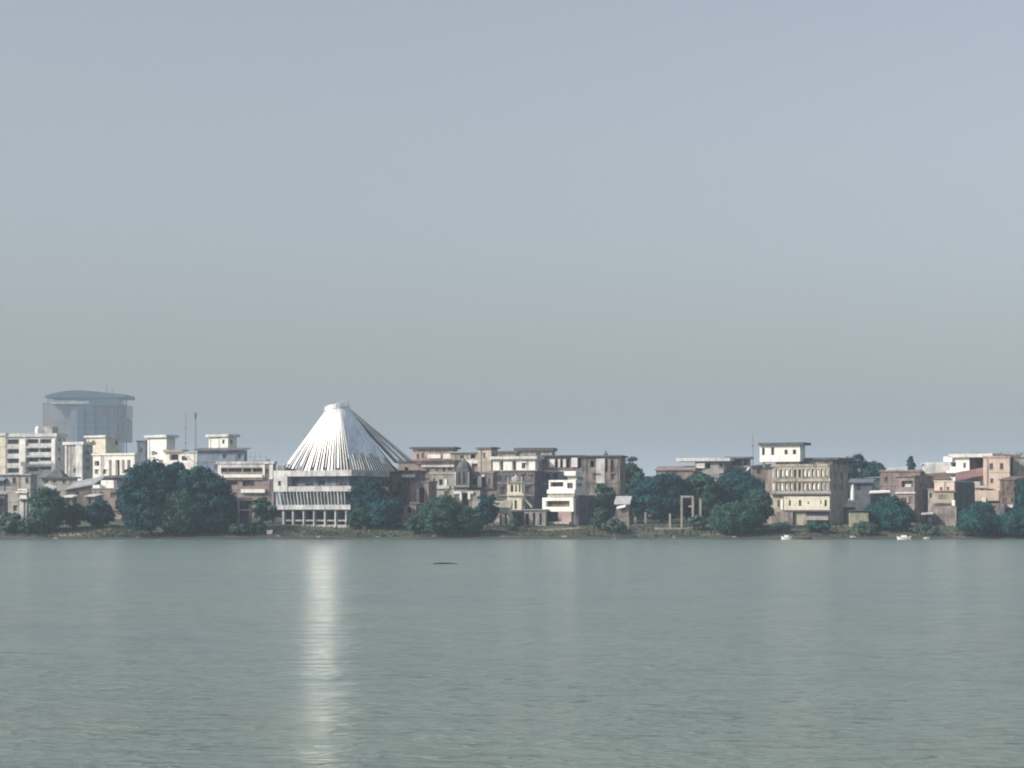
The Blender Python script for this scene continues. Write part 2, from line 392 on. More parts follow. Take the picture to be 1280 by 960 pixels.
    def sidebox(s, name, x0, x1, y0, y1, d0, d1, m):
        a, b = sorted((s.v(x0), s.v(x1))); c, e = sorted((s.z(y0), s.z(y1))); mb = MB(); mb.box(s.u1 - d1, s.u1 - d0, a, b, c, e); return mb.build(name, m, s.root)
def band(h, y0, y1, m='dull_white', out=.35, x0=None, x1=None, name='ledge'):
    a = h.u0 if x0 is None else h.u(x0); b = h.u1 + out if x1 is None else h.u(x1)
    c, e = sorted((h.z(y0), h.z(y1))); mb = MB(); mb.box(a, b, -out, .06, c, e)
    return mb.build(name, m, h.root)

# ---- far hazy tower (about a kilometre and a half inland)
def tower():
    Y = 1750; r = thing('office_tower', 'tall hazy blue glass tower with an oversailing curved roof, far behind the white flats', 'tower', (Xp(105, Y), Y, 5.3))
    def bx(name, x0, x1, y0, y1, d0, d1, m):
        mb = MB(); mb.box(Xp(x0, Y), Xp(x1, Y), Y + d0, Y + d1, Zp(y1, Y), Zp(y0, Y)); return mb.build(name, m, r, True)
    bx('pale_block', 52, 88, 503, 640, 4, 30, 'tower_wall'); bx('pale_block', 88, 97, 507, 640, 0, 30, 'blue_grey')
    bx('glass_block', 97, 147, 497.6, 640, -2, 32, 'tower_glass'); bx('top_block', 113, 148, 498, 507, -4, -2.1, 'tower_roof')
    bx('ledge', 64, 112, 501, 505, -3, 20, 'tin'); bx('terrace', 128, 158, 506, 522, 2, 30, 'tower_glass')
    bx('side_block', 149, 158, 523, 552, 10, 28, 'tower_wall')
    for x in (150, 158): bx('column', x, x + 1.2, 498, 640, -3, -1, 'tower_roof')
    for x in (104, 117, 133): bx('pier', x, x + 1.4, 507.2, 640, -3.4, -2.2, 'tower_roof')
    bx('dark_patch', 120, 131, 509, 519, -2.7, -2.1, 'dark'); bx('dark_patch', 136, 144, 513, 527, -2.7, -2.1, 'dark')  # dark patches standing proud of the glass face
    bx('column', 60, 61.5, 498, 507, -3, -1, 'tower_wall')
    for y in (512, 521, 530, 539): bx('window_band', 98.5, 144, y, y + 2.5, -2.6, -1.9, 'tower_roof')
    prof = [(58, 495), (68, 492), (84, 489), (100, 488.3), (120, 489.6), (140, 491.8), (159, 493.6)]
    mb = MB(); n = len(prof)
    for (xa, ya), (xb, yb) in zip(prof[:-1], prof[1:]):
        b0 = 497.5
        mb.hexa([(Xp(xa, Y), Y - 5, Zp(b0, Y)), (Xp(xb, Y), Y - 5, Zp(b0, Y)), (Xp(xb, Y), Y + 36, Zp(b0, Y)), (Xp(xa, Y), Y + 36, Zp(b0, Y))],
                [(Xp(xa, Y), Y - 5, Zp(ya, Y)), (Xp(xb, Y), Y - 5, Zp(yb, Y)), (Xp(xb, Y), Y + 36, Zp(yb, Y)), (Xp(xa, Y), Y + 36, Zp(ya, Y))])
    mb.build('roof', 'tower_roof', r, True)
    bx('antenna', 129.5, 131, 481, 490, 10, 11, 'steel'); bx('antenna', 137, 138, 485, 492, 10, 11, 'steel')
tower()

# ---- white flats at the left
WB = 'dark'
h = House('apartment_block', 'white block of flats with stacked balconies and a water tank on its roof', 'apartments', 8, 70, 82, 546, 640, 660, 'dull_white', yaw=14,
    wins=[(9, 24, y, y + 9, 'b', 'slate') for y in (549, 561, 573, 585)] + [(34, 48, y, y + 8, 'b', 'slate') for y in (549, 560, 572, 584)] + [(50, 64, y, y + 8, 'b', 'slate') for y in (549, 560, 571, 582)],
    side=[(73, 75.5, y, y + 4) for y in (548, 560, 572)], roof=('parapet', 'dull_white', .5, .9))
h.front('pillar', 25, 33, 549, 640, -.7, 0, 'white'); h.front('pillar', 65.5, 70, 549, 640, -.8, 0, 'white')
for y in (558, 569.5, 581): band(h, y, y + 2.2, 'dull_white', .9, 34, 64.5, 'balcony_slab')
mb = MB(); mb.box(h.u(48), h.u(60), 3, 7, h.H + .2, h.z(533)); mb.build('roof_room', 'grey_plaster', h.root)
mb = MB(); mb.lathe((h.u(43), 2.5, h.H + .2), [(.9, 0), (.9, 2.6), (.6, 3.2), (.3, 3.3)]); t = mb.build('water_tank', 'tank', h.root)
House('apartment_block', 'cream end wall of a neighbouring block, cut by the left edge of the picture', 'apartments', -30, 7, 8.5, 545, 640, 652, 'cream', yaw=14, roof=('parapet', 'dull_white', .4, .8),
      wins=[(-22, -16, y, y + 6) for y in (550, 562, 574)])
h = House('apartment_block', 'narrow grey block with a projecting roof slab, right of the stacked balconies', 'apartments', 82, 104, 116, 556, 640, 640, 'grey_plaster', yaw=30, roof=('flat', 'pale_roof', .7, .9),
    side=[(107, 112, y, y + 5) for y in (563, 573, 583)])
h.front('pillar', 96, 104, 556, 640, -.5, 0, 'dull_white'); h.front('pillar', 82, 84, 556, 640, -.3, 0, 'dull_white')
h = House('stair_tower_block', 'cream rooftop tower standing behind the long white hall', 'building', 108, 132, 148, 547, 640, 660, 'cream', yaw=35, roof=('flat', 'pale_roof', .6, .7), wins=[(118, 122, 566, 569)])
h = House('white_hall', 'long white building with tall dark window slots, below the cream rooftop tower', 'building', 116, 168, 176, 569, 640, 610, 'white', yaw=18, roof=('parapet', 'white', .3, .4),
    wins=[(118, 124, 576, 582, 'o'), (136, 139.5, 575, 597, 'o'), (144.5, 149.5, 575, 597, 'o'), (152.5, 155.5, 575, 592, 'o'), (159, 163, 575, 590, 'o')])
House('grey_block', 'small blue grey block squeezed between the white hall and the white stair tower', 'building', 171, 182, 184, 552, 640, 680, 'blue_grey', yaw=15, roof=('flat', 'slate', .3, .4), wins=[(175, 178, 560, 565)])
h = House('stair_tower_house', 'white house with a tall square stair tower above the big trees', 'building', 184.5, 208, 219, 547, 640, 640, 'white', yaw=32, roof=('flat', 'pale_roof', .8, .8), wins=[(193, 197, 565, 568)])
h = House('terrace_wing', 'white terrace wing with one wide window and a sloping stair rail, behind the big tree', 'building', 207, 246, 250, 566, 640, 625, 'white', yaw=15, roof=('flat', 'dull_white', .3, .3), wins=[(212, 223, 568, 575, 'o')])
mb = MB(); mb.hexa([(h.u(230), -.3, h.z(570)), (h.u(246), -.3, h.z(581)), (h.u(246), -.08, h.z(581)), (h.u(230), -.08, h.z(570))],
                   [(h.u(230), -.3, h.z(567)), (h.u(246), -.3, h.z(578)), (h.u(246), -.08, h.z(578)), (h.u(230), -.08, h.z(567))]); mb.build('stair_rail', 'dull_white', h.root)
h.front('roof_cap', 205, 229, 562, 565.5, -.6, 4, 'concrete')
h = House('stair_tower_block', 'white boxy roof tower rising behind the blue grey shed', 'building', 261, 285, 296, 546, 640, 680, 'white', yaw=30, roof=('flat', 'pale_roof', .8, .8))
h = House('metal_shed', 'large blue grey shed with a blank wall and a thin dark eave', 'shed', 247, 305, 309, 563, 640, 600, 'blue_tin', yaw=10, roof=('shed', 'slate', 1.0, .3, .7))
h.front('door', 262, 270, 600, 620, -.05, .02, 'slate')
h = House('balcony_house', 'pale pink two storey house with a long recessed veranda under antennas', 'house', 272, 342, 345, 580, 650, 530, 'mauve', yaw=10, roof=('parapet', 'dull_white', .3, .5),  # mauve puts the shaded tone of the lower floor into the wall
    wins=[(277, 284, 585.5, 592, 'b', 'slate'), (285, 302, 585.5, 592, 'b', 'brown'), (304, 314, 585.5, 592, 'b', 'slate'), (316, 328, 585.5, 592, 'b', 'slate'), (332, 336, 586, 592, 'w'), (303, 318, 601, 611, 'b', 'mauve'), (286, 297, 601, 606, 'o', 'mauve')])
band(h, 593, 597, 'white', .8, 277, 329, 'balcony_front'); band(h, 597.5, 599.5, 'concrete', .5, 280, 329); band(h, 611.5, 616, 'white', .8, 302, 332, 'balcony_front')
h.front('upper_wall', 272.5, 276.5, 580.5, 597, -.15, -.01, 'white'); h.front('pier', 329, 331.5, 581, 598, -.3, -.01, 'white'); h.front('pier', 337, 341.5, 581, 599, -.3, -.01, 'white'); h.front('lintel', 276.5, 329, 580.3, 584.5, -.15, -.01, 'dull_white')
for x in (311, 317, 323, 330):
    mb = MB(); mb.tube([(h.u(x), 1.5, h.H), (h.u(x), 1.5, h.H + 2.3 + .4 * (x % 3))], .05, 5); mb.tube([(h.u(x) - .6, 1.5, h.H + 1.9), (h.u(x) + .6, 1.5, h.H + 1.9)], .04, 5); mb.build('antenna', 'steel', h.root)
h.front('roof_shade', 311, 332, 574, 575.5, 1, 4, 'tin')

def mast(label, px, y0, y1, Y, lattice, m='steel'):
    x, z0, z1 = Xp(px, Y), Zp(y1, Y), Zp(y0, Y); zb = terr(x, Y)
    r = thing('radio_mast', label, 'mast', (x, Y, zb)); mb = MB()
    if lattice:
        k = .5
        cs = [(x - k, Y - k), (x + k, Y - k), (x + k, Y + k), (x - k, Y + k)]
        for a, b in cs: mb.tube([(a, b, zb), (x + (a - x) * .25, Y + (b - Y) * .25, z1)], .05, 4)
        n = 18
        for i in range(n):
            t0, t1 = i / n, (i + 1) / n
            for j in range(4):
                a, b = cs[j], cs[(j + 1) % 4]; f0, f1 = 1 - .75 * t0, 1 - .75 * t1
                mb.tube([(x + (a[0] - x) * f0, Y + (a[1] - Y) * f0, zb + (z1 - zb) * t0), (x + (b[0] - x) * f1, Y + (b[1] - Y) * f1, zb + (z1 - zb) * t1)], .03, 4)
        mb.build('lattice', m, r, True)
        b = MB(); b.box(x - .3, x + .3, Y - .3, Y + .3, z1 - 2.2, z1 - .4); b.build('antenna_panel', 'slate', r, True)
    else:
        mb.tube([(x, Y, zb), (x, Y, z1)], [.2, .1], 6); mb.build('pole', m, r, True)
        b = MB()
        for t in (.55, .7, .85): b.box(x - .5, x + .5, Y - .1, Y + .1, zb + (z1 - zb) * t, zb + (z1 - zb) * t + .3)
        b.build('bracket', m, r, True)
    return r
mast('slim pale pole mast beside the lattice mast, behind the white terrace wing', 232, 517, 563, 700, False, 'mauve')
mast('lattice radio mast with a dark panel at its tip, behind the white terrace wing', 244.5, 515, 563, 690, True)
mast('thin faint pole mast left of the white rooftop room with a dark slab roof', 941, 543, 580, 620, False)

# ---- low houses and roofs at the far left shore
h = House('low_house', 'grey single storey house with two small windows and a blue awning at its left end', 'house', -8, 38, 46, 594, 660, 500, 'grey_plaster', yaw=18, roof=('flat', 'tin', .5, .25), wins=[(15.5, 20, 597, 605), (32, 36, 597, 604)])
mb = MB(); mb.hexa([(h.u(-8), -1.4, h.z(601)), (h.u(9), -1.4, h.z(601)), (h.u(9), 0, h.z(598)), (h.u(-8), 0, h.z(598))], [(h.u(-8), -1.4, h.z(600)), (h.u(9), -1.4, h.z(600)), (h.u(9), 0, h.z(597)), (h.u(-8), 0, h.z(597))]); mb.build('awning', 'blue_tin', h.root)
h = House('shore_hut', 'grey hut with a dark ragged base at the left edge of the picture', 'hut', -12, 6, 10, 618, 664, 472, 'grey_plaster', yaw=20, roof=('shed', 'tin', .4, .2, .5), wins=[(0, 4, 624, 632, 'o')])
h = House('white_porch', 'narrow white porch with a stepped canopy and pale post, by the left shore', 'porch', 24, 33, 36, 616, 655, 478, 'dull_white', yaw=20, roof=('flat', 'white', .6, .3), wins=[(29.5, 32, 625, 650, 'o')], depth=3)
band(h, 611, 613, 'white', .7); band(h, 622.5, 624, 'dull_white', .9)
h = House('white_kiosk', 'small bright white rooftop cabin next to the grey house with two windows', 'cabin', 36.5, 45, 47, 600, 640, 512, 'white', yaw=15, roof=('flat', 'white', .2, .2), wins=[(39, 41, 602, 605)])
h = House('bungalow', 'long low bungalow with a dark flat eave and a dark pitched roof behind', 'house', 52, 94, 97, 598, 645, 540, 'grey_plaster', yaw=12, roof=('flat', 'dark_roof', .7, .35), wins=[(56, 60, 600, 604), (66, 70, 600, 604), (78, 82, 600, 604)])
mb = MB(); u0, u1, um = h.u(55), h.u(77), h.u(63); z0, z1 = h.H + .4, h.z(586); mb.quad((u0, 1, z0), (u1, 1, z0), (um + 1.5, 3, z1), (um, 3, z1)); mb.quad((u1, 1, z0), (u1, 5, z0), (um + 1.5, 3, z1)); mb.quad((u0, 1, z0), (um, 3, z1), (u0, 5, z0)); mb.quad((u1, 5, z0), (u0, 5, z0), (um, 3, z1), (um + 1.5, 3, z1)); mb.build('pitched_roof', 'dark_roof', h.root)
def sheet_roof(label, pts, Y, m, depth=5, th=.25, name='tin_shed', cat='shed', wallm='old_concrete', lift=0.8, yb=650):
    """open shed: sloping sheet roof on a wall; pts = front edge of the roof (x0,y0),(x1,y1)"""
    (x0, y0), (x1, y1) = pts
    a, b = Vector(P(x0, y0, Y)), Vector(P(x1, y1, Y)); d = Vector((.25, 1, 0)).normalized() * depth + Vector((0, 0, lift)); t = Vector((0, 0, th))
    r = thing(name, label, cat, ((a.x + b.x) / 2, Y, terr((a.x + b.x) / 2, Y) - .2))
    mb = MB(); mb.hexa([a, b, b + d, a + d], [a + t, b + t, b + d + t, a + d + t]); mb.build('roof', m, r, True)
    g = r.location.z; ins = Vector((.25, 1, 0)).normalized() * .5; e = (b - a).normalized() * .3
    q = [a + ins + e, b + ins - e, b + d * .95 - e, a + d * .95 + e]
    mb = MB(); mb.hexa([(p.x, p.y, g) for p in q], [(p.x, p.y, p.z - .02) for p in q]); mb.build('wall', wallm, r, True)
    if wallm != 'dark':
        c = (q[0] * .6 + q[1] * .4); f = (q[1] - q[0]).normalized(); n = Vector((f.y, -f.x, 0)).normalized() * .04
        mb = MB(); w2 = min(.45, (q[1] - q[0]).length * .15)
        z1 = min(q[0].z, q[1].z) - .4; z0 = z1 - 1.3
        if z0 > g: mb.quad(*(Vector((p.x, p.y, z)) + n for p, z in ((c - f * w2, z0), (c + f * w2, z0), (c + f * w2, z1), (c - f * w2, z1)))); mb.build('window', 'dark', r, True)
    return r
sheet_roof('grey sheet roof sloping down to the right, between the bungalow and the brown wall', [(80, 613), (118, 606)], 520, 'tin', lift=2.2, depth=7)
sheet_roof('weathered shed with a white edged awning above the dark round bush', [(78, 622), (91, 622)], 490, 'white', lift=.3, depth=3, th=.35)
sheet_roof('brown walled shed with a pale narrow awning, left of the big trees', [(105, 621), (119, 621)], 494, 'dull_white', lift=.5, depth=5, wallm='mauve')
h = House('brown_house', 'brown walled house with white upstairs boxes, just left of the big tree', 'house', 115, 152, 158, 611, 650, 515, 'mauve', yaw=15, roof=('flat', 'tin', .2, .2), wins=[(125, 129, 615, 622), (138, 142, 615, 622)])
for x0, x1, y0 in ((115, 124, 606), (121, 137, 600)):
    mb = MB(); mb.box(h.u(x0), h.u(x1), .3 + (x0 > 118) * 2.0, 2 + (x0 > 118) * 2.2, h.H + .22, h.z(y0)); mb.build('roof_room', 'white', h.root)
sheet_roof('low dark roofed shed behind the white boxes, under the tall window slots', [(118, 599), (160, 597)], 560, 'dark_roof', lift=.8, depth=6, wallm='slate')
sheet_roof('small shed with a white slanting tarpaulin roof beside the bungalow', [(55, 607), (67, 612)], 505, 'white', lift=.3, depth=2, th=.3)

# ---- unfinished concrete frame by the shore
def concrete_frame(label, cols, beams, Y, depth, group=None, m='grey_plaster', base=None):
    xc = (cols[0][0] + cols[-1][0]) / 2; X = Xp(xc, Y); r = thing('concrete_frame', label, 'ruin', (X, Y, terr(X, Y) - .1))
    for px, y0, wd in cols:
        x = Xp(px, Y); hw = wd * Y / F / 2
        mb = MB(); mb.box(x - hw, x + hw, Y - hw, Y + hw, terr(X, Y) - .6, Zp(y0, Y)); mb.build('column', m, r, True)
    for x0, x1, y0, y1 in beams:
        mb = MB(); mb.box(Xp(x0, Y), Xp(x1, Y), Y - .23, Y + depth, Zp(y1, Y), Zp(y0, Y)); mb.build('beam', m, r, True)
    return r
r = concrete_frame('small unfinished concrete frame half buried in shrubs below the pale pink house', [(277, 630, 1.6), (285, 624, 2), (298, 622, 2.6), (312, 630, 1.6)], [(274, 314, 636.5, 638.5), (280, 314, 622, 625)], 457.5, 2.2)
mb = MB(); mb.box(Xp(276, 457.5), Xp(313, 457.5), 459.3, 459.65, .9, Zp(625.5, 457.5)); mb.build('back_wall', 'slate', r, True)

# ---- the hall with the fan shaped white roof
def fan_hall():
    h = House('fan_roofed_hall', 'unfinished hall with a big white fan of roof strips over stacked concrete floors', 'hall', 352, 436, 477, 594, 659, 470.5, 'blue_grey', yaw=29,
        wins=[(357.5, 367, 639.5, 649.5, 'o'), (369.5, 380, 639.5, 649.5, 'o'), (383, 393, 639.5, 649.5, 'o'), (396, 406.5, 639.5, 649.5, 'o'), (409.5, 419.5, 639.5, 649.5, 'o'), (423, 433, 639.5, 649.5, 'o'),
              (357.5, 367, 652.5, 655.5, 'o'), (369.5, 380, 652.5, 655.5, 'o'), (383, 393, 652.5, 655.5, 'o'), (396, 406.5, 652.5, 655.5, 'o'), (409.5, 419.5, 652.5, 655.5, 'o'), (423, 433, 652.5, 655.5, 'o'),
              (382, 392, 604, 607.5), (424, 436 - 1.5, 604, 607.5), (398, 406, 600, 607)],
        side=[(442, 448, 640, 650, 'o'), (452, 458, 640, 650, 'o'), (462, 468, 640, 650, 'o'), (444, 450, 600, 607), (456, 462, 600, 607)])
    r = h.root
    O = 1.5
    def ring(name, y0, y1, m, x0=355, x1=None, out=O, xs=478):
        c, e = sorted((h.z(y0), h.z(y1))); mb = MB(); a = h.u(x0); b = h.u1 + out; d = h.v(xs)
        mb.prism([(a, -out), (b, -out), (b, d), (h.u1 - .1, d), (h.u1 - .1, .1), (a, .1)], c, e); return mb.build(name, m, r)
    ring('floor_slab', 588, 595.5, 'hall_band', 362, out=2.0)
    ring('parapet', 608, 614.5, 'hall_band', 349.5, out=1.7)
    ring('floor_slab', 631, 637, 'hall_band', 350.5, out=1.3)
    ring('floor_slab', 649.6, 651.6, 'grey_plaster', 354, out=.35)
    ring('plinth', 656, 660.5, 'grey_plaster', 354, out=.5)
    for x in (356.5, 368.2, 381.5, 394.5, 408, 421.2, 434.6): h.front('column', x - .85, x + .85, 637, 658, -.75, .02, 'hall_band')
    for x in (441, 450, 460, 470): h.sidebox('column', x - .6, x + .6, 637, 658, -.5, .02, 'grey_plaster')
    h.front('painted_shade_sheet', 356, 435.5, 614.5, 631, -.06, -.02, 'dark')  # dark sheet added to paint the shade between the fins
    n = 21
    for i in range(n):
        t = i / (n - 1); x = 350 + (435 - 350) * t; d = (1 - t) * 1.6
        mb = MB(); ua, ub = h.u(x), h.u(x + d); za, zb = h.z(614.5), h.z(631); k = .085 + .05 * (i % 3 == 0)
        mb.hexa([(ub - k, -1.25, zb), (ub + k, -1.25, zb), (ub + k, -.75, zb), (ub - k, -.75, zb)], [(ua - k, -1.6, za), (ua + k, -1.6, za), (ua + k, -1.1, za), (ua - k, -1.1, za)])
        mb.build('screen_fin', 'screen', r)
    for i in range(8):
        x = 438 + i * 5.5; mb = MB(); v = h.v(x); mb.box(h.u1 + .8, h.u1 + 1.25, v - .12, v + .12, h.z(631), h.z(614.5)); mb.build('screen_fin', 'screen', r)
    # stair tower at the left end
    a, b = h.u(348), h.u(365); mb = MB(); z0, z1 = h.z(614.5), h.z(588)
    mb.facade((0, -1.9, 0), (1, 0, 0), (0, 1, 0), a, b, z0, z1, [(h.u(353.5), h.u(357.2), h.z(607), h.z(601), .3, False)])
    mb.quad((a, -1.9, z0), (a, 3, z0), (a, 3, z1), (a, -1.9, z1)); mb.quad((b, -1.9, z0), (b, 3, z0), (b, 3, z1), (b, -1.9, z1)); mb.quad((a, -1.9, z1), (b, -1.9, z1), (b, 3, z1), (a, 3, z1)); mb.quad((a, -1.9, z0), (b, -1.9, z0), (b, 3, z0), (a, 3, z0))
    st = mb.build('stair_tower', 'dull_white', r)
    mb = MB(); mb.quad((h.u(353.5), -1.6, h.z(607)), (h.u(357.2), -1.6, h.z(607)), (h.u(357.2), -1.6, h.z(601)), (h.u(353.5), -1.6, h.z(601))); mb.build('window', 'dark', st)
    mb = MB(); mb.box(h.u(346.5), h.u(355), .2, 5, h.z(588), h.z(581)); mb.build('roof_room', 'old_concrete', r)
    # fan roof
    Fc, Lc, Rc = Vector(P(437, 590, 466)), Vector(P(355, 584, 474)), Vector(P(518.5, 577, 489))
    Bc = Vector((Lc.x + Rc.x - Fc.x, Lc.y + Rc.y - Fc.y, (Lc.z + Rc.z) / 2))
    A = Vector(P(421, 511, 477)); rad = 2.75; tilt = 13
    def top(vec, dz=0):
        d = Vector((vec.x - A.x, vec.y - A.y, 0)).normalized() * rad
        return A + d + Vector((0, 0, d.x * math.tan(R(tilt)) + dz))
    def strip(e0, e1, secs, m, off, name='roof_strip', lift=.0):
        """e0,e1: eave ends of the bay; secs: (s, keep) along the slope"""
        t0, t1 = top(e0), top(e1); n = (e1 - e0).cross(t0 - e0).normalized()
        if n.dot((e0 + e1) / 2 - A.lerp(Vector((A.x, A.y, e0.z)), 1)) < 0: n = -n
        mb = MB(); rows = []
        for s, k in secs:
            a, b = t0.lerp(e0, s), t1.lerp(e1, s); c = (a + b) / 2; rows.append((c + (a - c) * k + n * off, c + (b - c) * k + n * off))
        th = n * -.10
        for (a, b), (c, d) in zip(rows[:-1], rows[1:]): mb.hexa([c, d, d + th, c + th], [a, b, b + th, a + th])
        return mb.build(name, m, r, True)
    rr = random.Random(5)
    N = 20
    keepb = [.8, .13, .45, .12, .5, .1, .42, .5, .12, .5, .12, .45, .1, .4, .42, .1, .45, .13, .1, .08]
    for i in range(N):
        t0, t1 = i / N, (i + 1) / N
        bow = lambda t: Vector((0, 0, -1.0 * math.sin(math.pi * t) * .5))
        e0, e1 = Lc.lerp(Fc, t0) + bow(t0), Lc.lerp(Fc, t1) + bow(t1)
        kb = keepb[i]; s1 = (.16 if kb <= .2 else .18) + .2 * rr.random(); kk = kb + .18 * (1 - kb)
        if i in (11, 13): s1 = .10; kk = .4
        if i == 19: s1 = .05; kk = .3
        strip(e0, e1, [(0, 1.0), (s1, 1.0), (.72, kk if kb > .2 else .2), (1.0 if i % 4 else .93, kb)], 'roof_sheet' if 6 <= i <= 13 else 'sheet_white', .05 * (i % 2))
    N = 9
    for i in range(N):      # plain sheets of the right slope
        t0, t1 = .02 + .69 * i / N, .02 + .69 * (i + 1) / N
        e0, e1 = Fc.lerp(Rc, t0), Fc.lerp(Rc, t1); e0.z = e1.z = Fc.z + .3 * t0
        strip(e0, e1, [(0, 1), (.5, 1), (.70 + .12 * rr.random() + .06 * (i > 5), .94)], 'sheet_shade_blue', .04 * (i % 2), 'roof_sheet')
    N = 17
    for i in range(N):
        t0, t1 = .02 + .70 * i / N, .02 + .70 * (i + 1) / N
        e0, e1 = Fc.lerp(Rc, t0), Fc.lerp(Rc, t1); e0.z = e1.z = Fc.z + .3 * t0
        strip(e0, e1, [(.6, .42), (.97 + .05 * rr.random(), .34)], 'sheet_white', -.14)
    for i in range(6):
        t0, t1 = .74 + .26 * i / 6, .74 + .26 * (i + 1) / 6
        e0, e1 = Fc.lerp(Rc, t0), Fc.lerp(Rc, t1); k = (t0 - .74) / .26
        e0.z = e1.z = Fc.z + .2 + (Rc.z - Fc.z) * (.75 + .25 * k)
        strip(e0, e1, [(0, .8), (.4, .42), (1, .3)], 'sheet_white', .02 * i)
    for (a, b) in ((Lc, Bc), (Bc, Rc)):
        for i in range(9):
            e0, e1 = a.lerp(b, i / 9), a.lerp(b, (i + 1) / 9); strip(e0, e1, [(0, 1), (.5, .9), (1, .5)], 'sheet_shade_blue', 0)
    mb = MB()   # crowning ring, tilted
    n = 20; pts = []
    for k in range(n):
        t = 2 * math.pi * k / n
        for rr_, dz in ((rad + .08, -.25), (rad + .28, .0), (rad + .22, 1.05), (rad - .5, 1.2), (rad - .6, 0)):
            x, y = rr_ * math.cos(t), rr_ * math.sin(t); pts.append((A.x + x, A.y + y, A.z + x * math.tan(R(tilt)) + dz))
    f = []
    for k in range(n):
        for j in range(5):
            k2 = (k + 1) % n; j2 = (j + 1) % 5; f.append((k * 5 + j, k2 * 5 + j, k2 * 5 + j2, k * 5 + j2))
    mb.v = pts; mb.f = f; mb.build('crown_ring', 'roof_sheet', r, True)
    mb = MB()   # inner storey under the fan, shaped and darkened so roof gaps look shaded
    ce = (Lc + Rc + Fc + Bc) / 4
    b_ = [Vector((p.x, p.y, 0)).lerp(Vector((ce.x, ce.y, 0)), .22) for p in (Lc, Fc, Rc, Bc)]
    t_ = [Vector((p.x, p.y, 0)).lerp(Vector((A.x, A.y, 0)), .62) for p in (Lc, Fc, Rc, Bc)]
    zl, zt = Zp(589, 474), Zp(552, 478)
    mb.hexa([(p.x, p.y, zl) for p in b_], [(p.x, p.y, zt) for p in t_]); mb.build('dark_inner_core', 'dark_roof', r, True)
    mb = MB(); mb.tube([(A.x, A.y, zl), (A.x, A.y, A.z + .4)], .5, 8); mb.build('mast', 'steel', r, True)
    for (c0, c1) in ((Lc, Fc),):
        for q in range(5):
            p = c0.lerp(c1, .1 + .2 * q).lerp(ce, .1); zz = p.z
            mb = MB(); mb.box(p.x - .2, p.x + .2, p.y - .2, p.y + .2, zl - .4, min(zz + .3, zl + 2.2)); mb.build('post', 'concrete', r, True)
    return h
fan_hall()
def small(name, label, cat, px, py0, py1, Y, wpx, m, shape='box', dpx=None):
    x = Xp(px, Y); hw = wpx * Y / F / 2; z0 = min(Zp(py1, Y), terr(x, Y) if Y > 452 else 9); z1 = Zp(py0, Y); mb = MB()
    if shape == 'box':
        mb.box(x - hw, x + hw, Y - hw, Y + hw, z0, z1 - .12); mb.box(x - hw - .08, x + hw + .08, Y - hw - .08, Y + hw + .08, z1 - .119, z1)
    elif shape == 'dome': mb.lathe((x, Y, z0), [(hw, 0), (hw, (z1 - z0) * .5), (hw * .85, (z1 - z0) * .75), (hw * .5, (z1 - z0) * .94), (hw * .1, z1 - z0)])
    o = mb.build(name, m); tag(o, label, cat); return o
small('white_hut', 'tiny white shore hut at the foot of the curved ramp', 'hut', 337, 662.5, 669.5, 455, 6.5, 'white')
small('white_tank', 'small white rounded tank under the trees right of the fan roofed hall', 'tank', 454.5, 651.5, 656, 463, 5, 'tank', 'dome')

# ---- dense row right of the hall
h = House('old_house', 'reddish house with a long dark eave, right behind the tip of the fan roof', 'house', 516, 566, 572, 561, 650, 560, 'pink', yaw=12, roof=('flat', 'dark_roof', .8, .5),
    wins=[(521, 524, 567, 573), (527, 530, 566, 572)])
h.front('panel', 535, 551, 568, 573, -.3, -.02, 'white'); h.front('panel', 554.5, 568, 567.5, 573.5, -.3, -.02, 'white')
h = House('old_house', 'weathered house with stepped pale ledges below the reddish house', 'house', 497, 569, 574, 577, 650, 525, 'mauve', yaw=14, roof=('flat', 'brown', .5, .4),
    wins=[(506, 510, 584, 590, 'o'), (533, 537, 586, 591), (553, 557, 583, 590), (545, 548, 586, 590)])
band(h, 581, 584, 'dull_white', .5, 527, 568); band(h, 578.5, 580, 'brown', .7, 520, 568)
h = House('arcade_house', 'crumbling house with a pale ledge and a white window jamb, above the shore shrubs', 'house', 538, 568, 573, 593, 650, 505, 'grey_plaster', yaw=18, roof=('parapet', 'concrete', .2, .4),
    wins=[(549, 553, 599, 606, 'o'), (541, 544, 598, 604)])
band(h, 607, 611, 'dull_white', .4, 543, 562); h.front('jamb', 555.5, 559, 599, 608, -.2, .02, 'white')
h = House('brick_house', 'tall bare house with streaked walls and one white awning, beside the hall trees', 'house', 476, 520, 532, 592, 660, 490, 'old_concrete', yaw=22, roof=('parapet', 'brown', .2, .6),
    wins=[(497, 501, 603, 622, 'o'), (485, 488, 600, 606), (509, 512, 600, 607)], side=[(524, 527, 600, 606)])
band(h, 593, 597, 'white', 1.0, 504, 519, 'awning')
h = House('arched_house', 'ruined house with a pale pointed arch and a broken white ledge', 'house', 513, 536, 546, 603, 660, 480, 'mauve', yaw=25, roof=('flat', 'old_concrete', .2, .3),
    wins=[(524, 530, 609, 628, 'A')])
h.front('arch_jamb', 521.5, 524, 611, 629, -.25, .02, 'dull_white'); band(h, 627.5, 630, 'white', .5, 513, 525); h.front('plinth', 505, 536, 640, 660, -.5, -.02, 'mauve')
small('white_post', 'short white pillar on the ruined wall beside the pointed arch', 'pillar', 538.5, 609, 616, 486, 4, 'white')
h = House('step_house', 'low stepped brown ruin with two pale posts at its foot, near the shore', 'ruin', 499, 520, 530, 632, 662, 471, 'mauve', yaw=20, roof=('flat', 'old_concrete', .1, .2), wins=[(509, 514, 634, 641, 'o')])
h.front('post', 499, 501.5, 643, 656, -.5, -.1, 'grey_plaster'); h.front('post', 504, 509, 643, 658, -.8, -.2, 'grey_plaster')
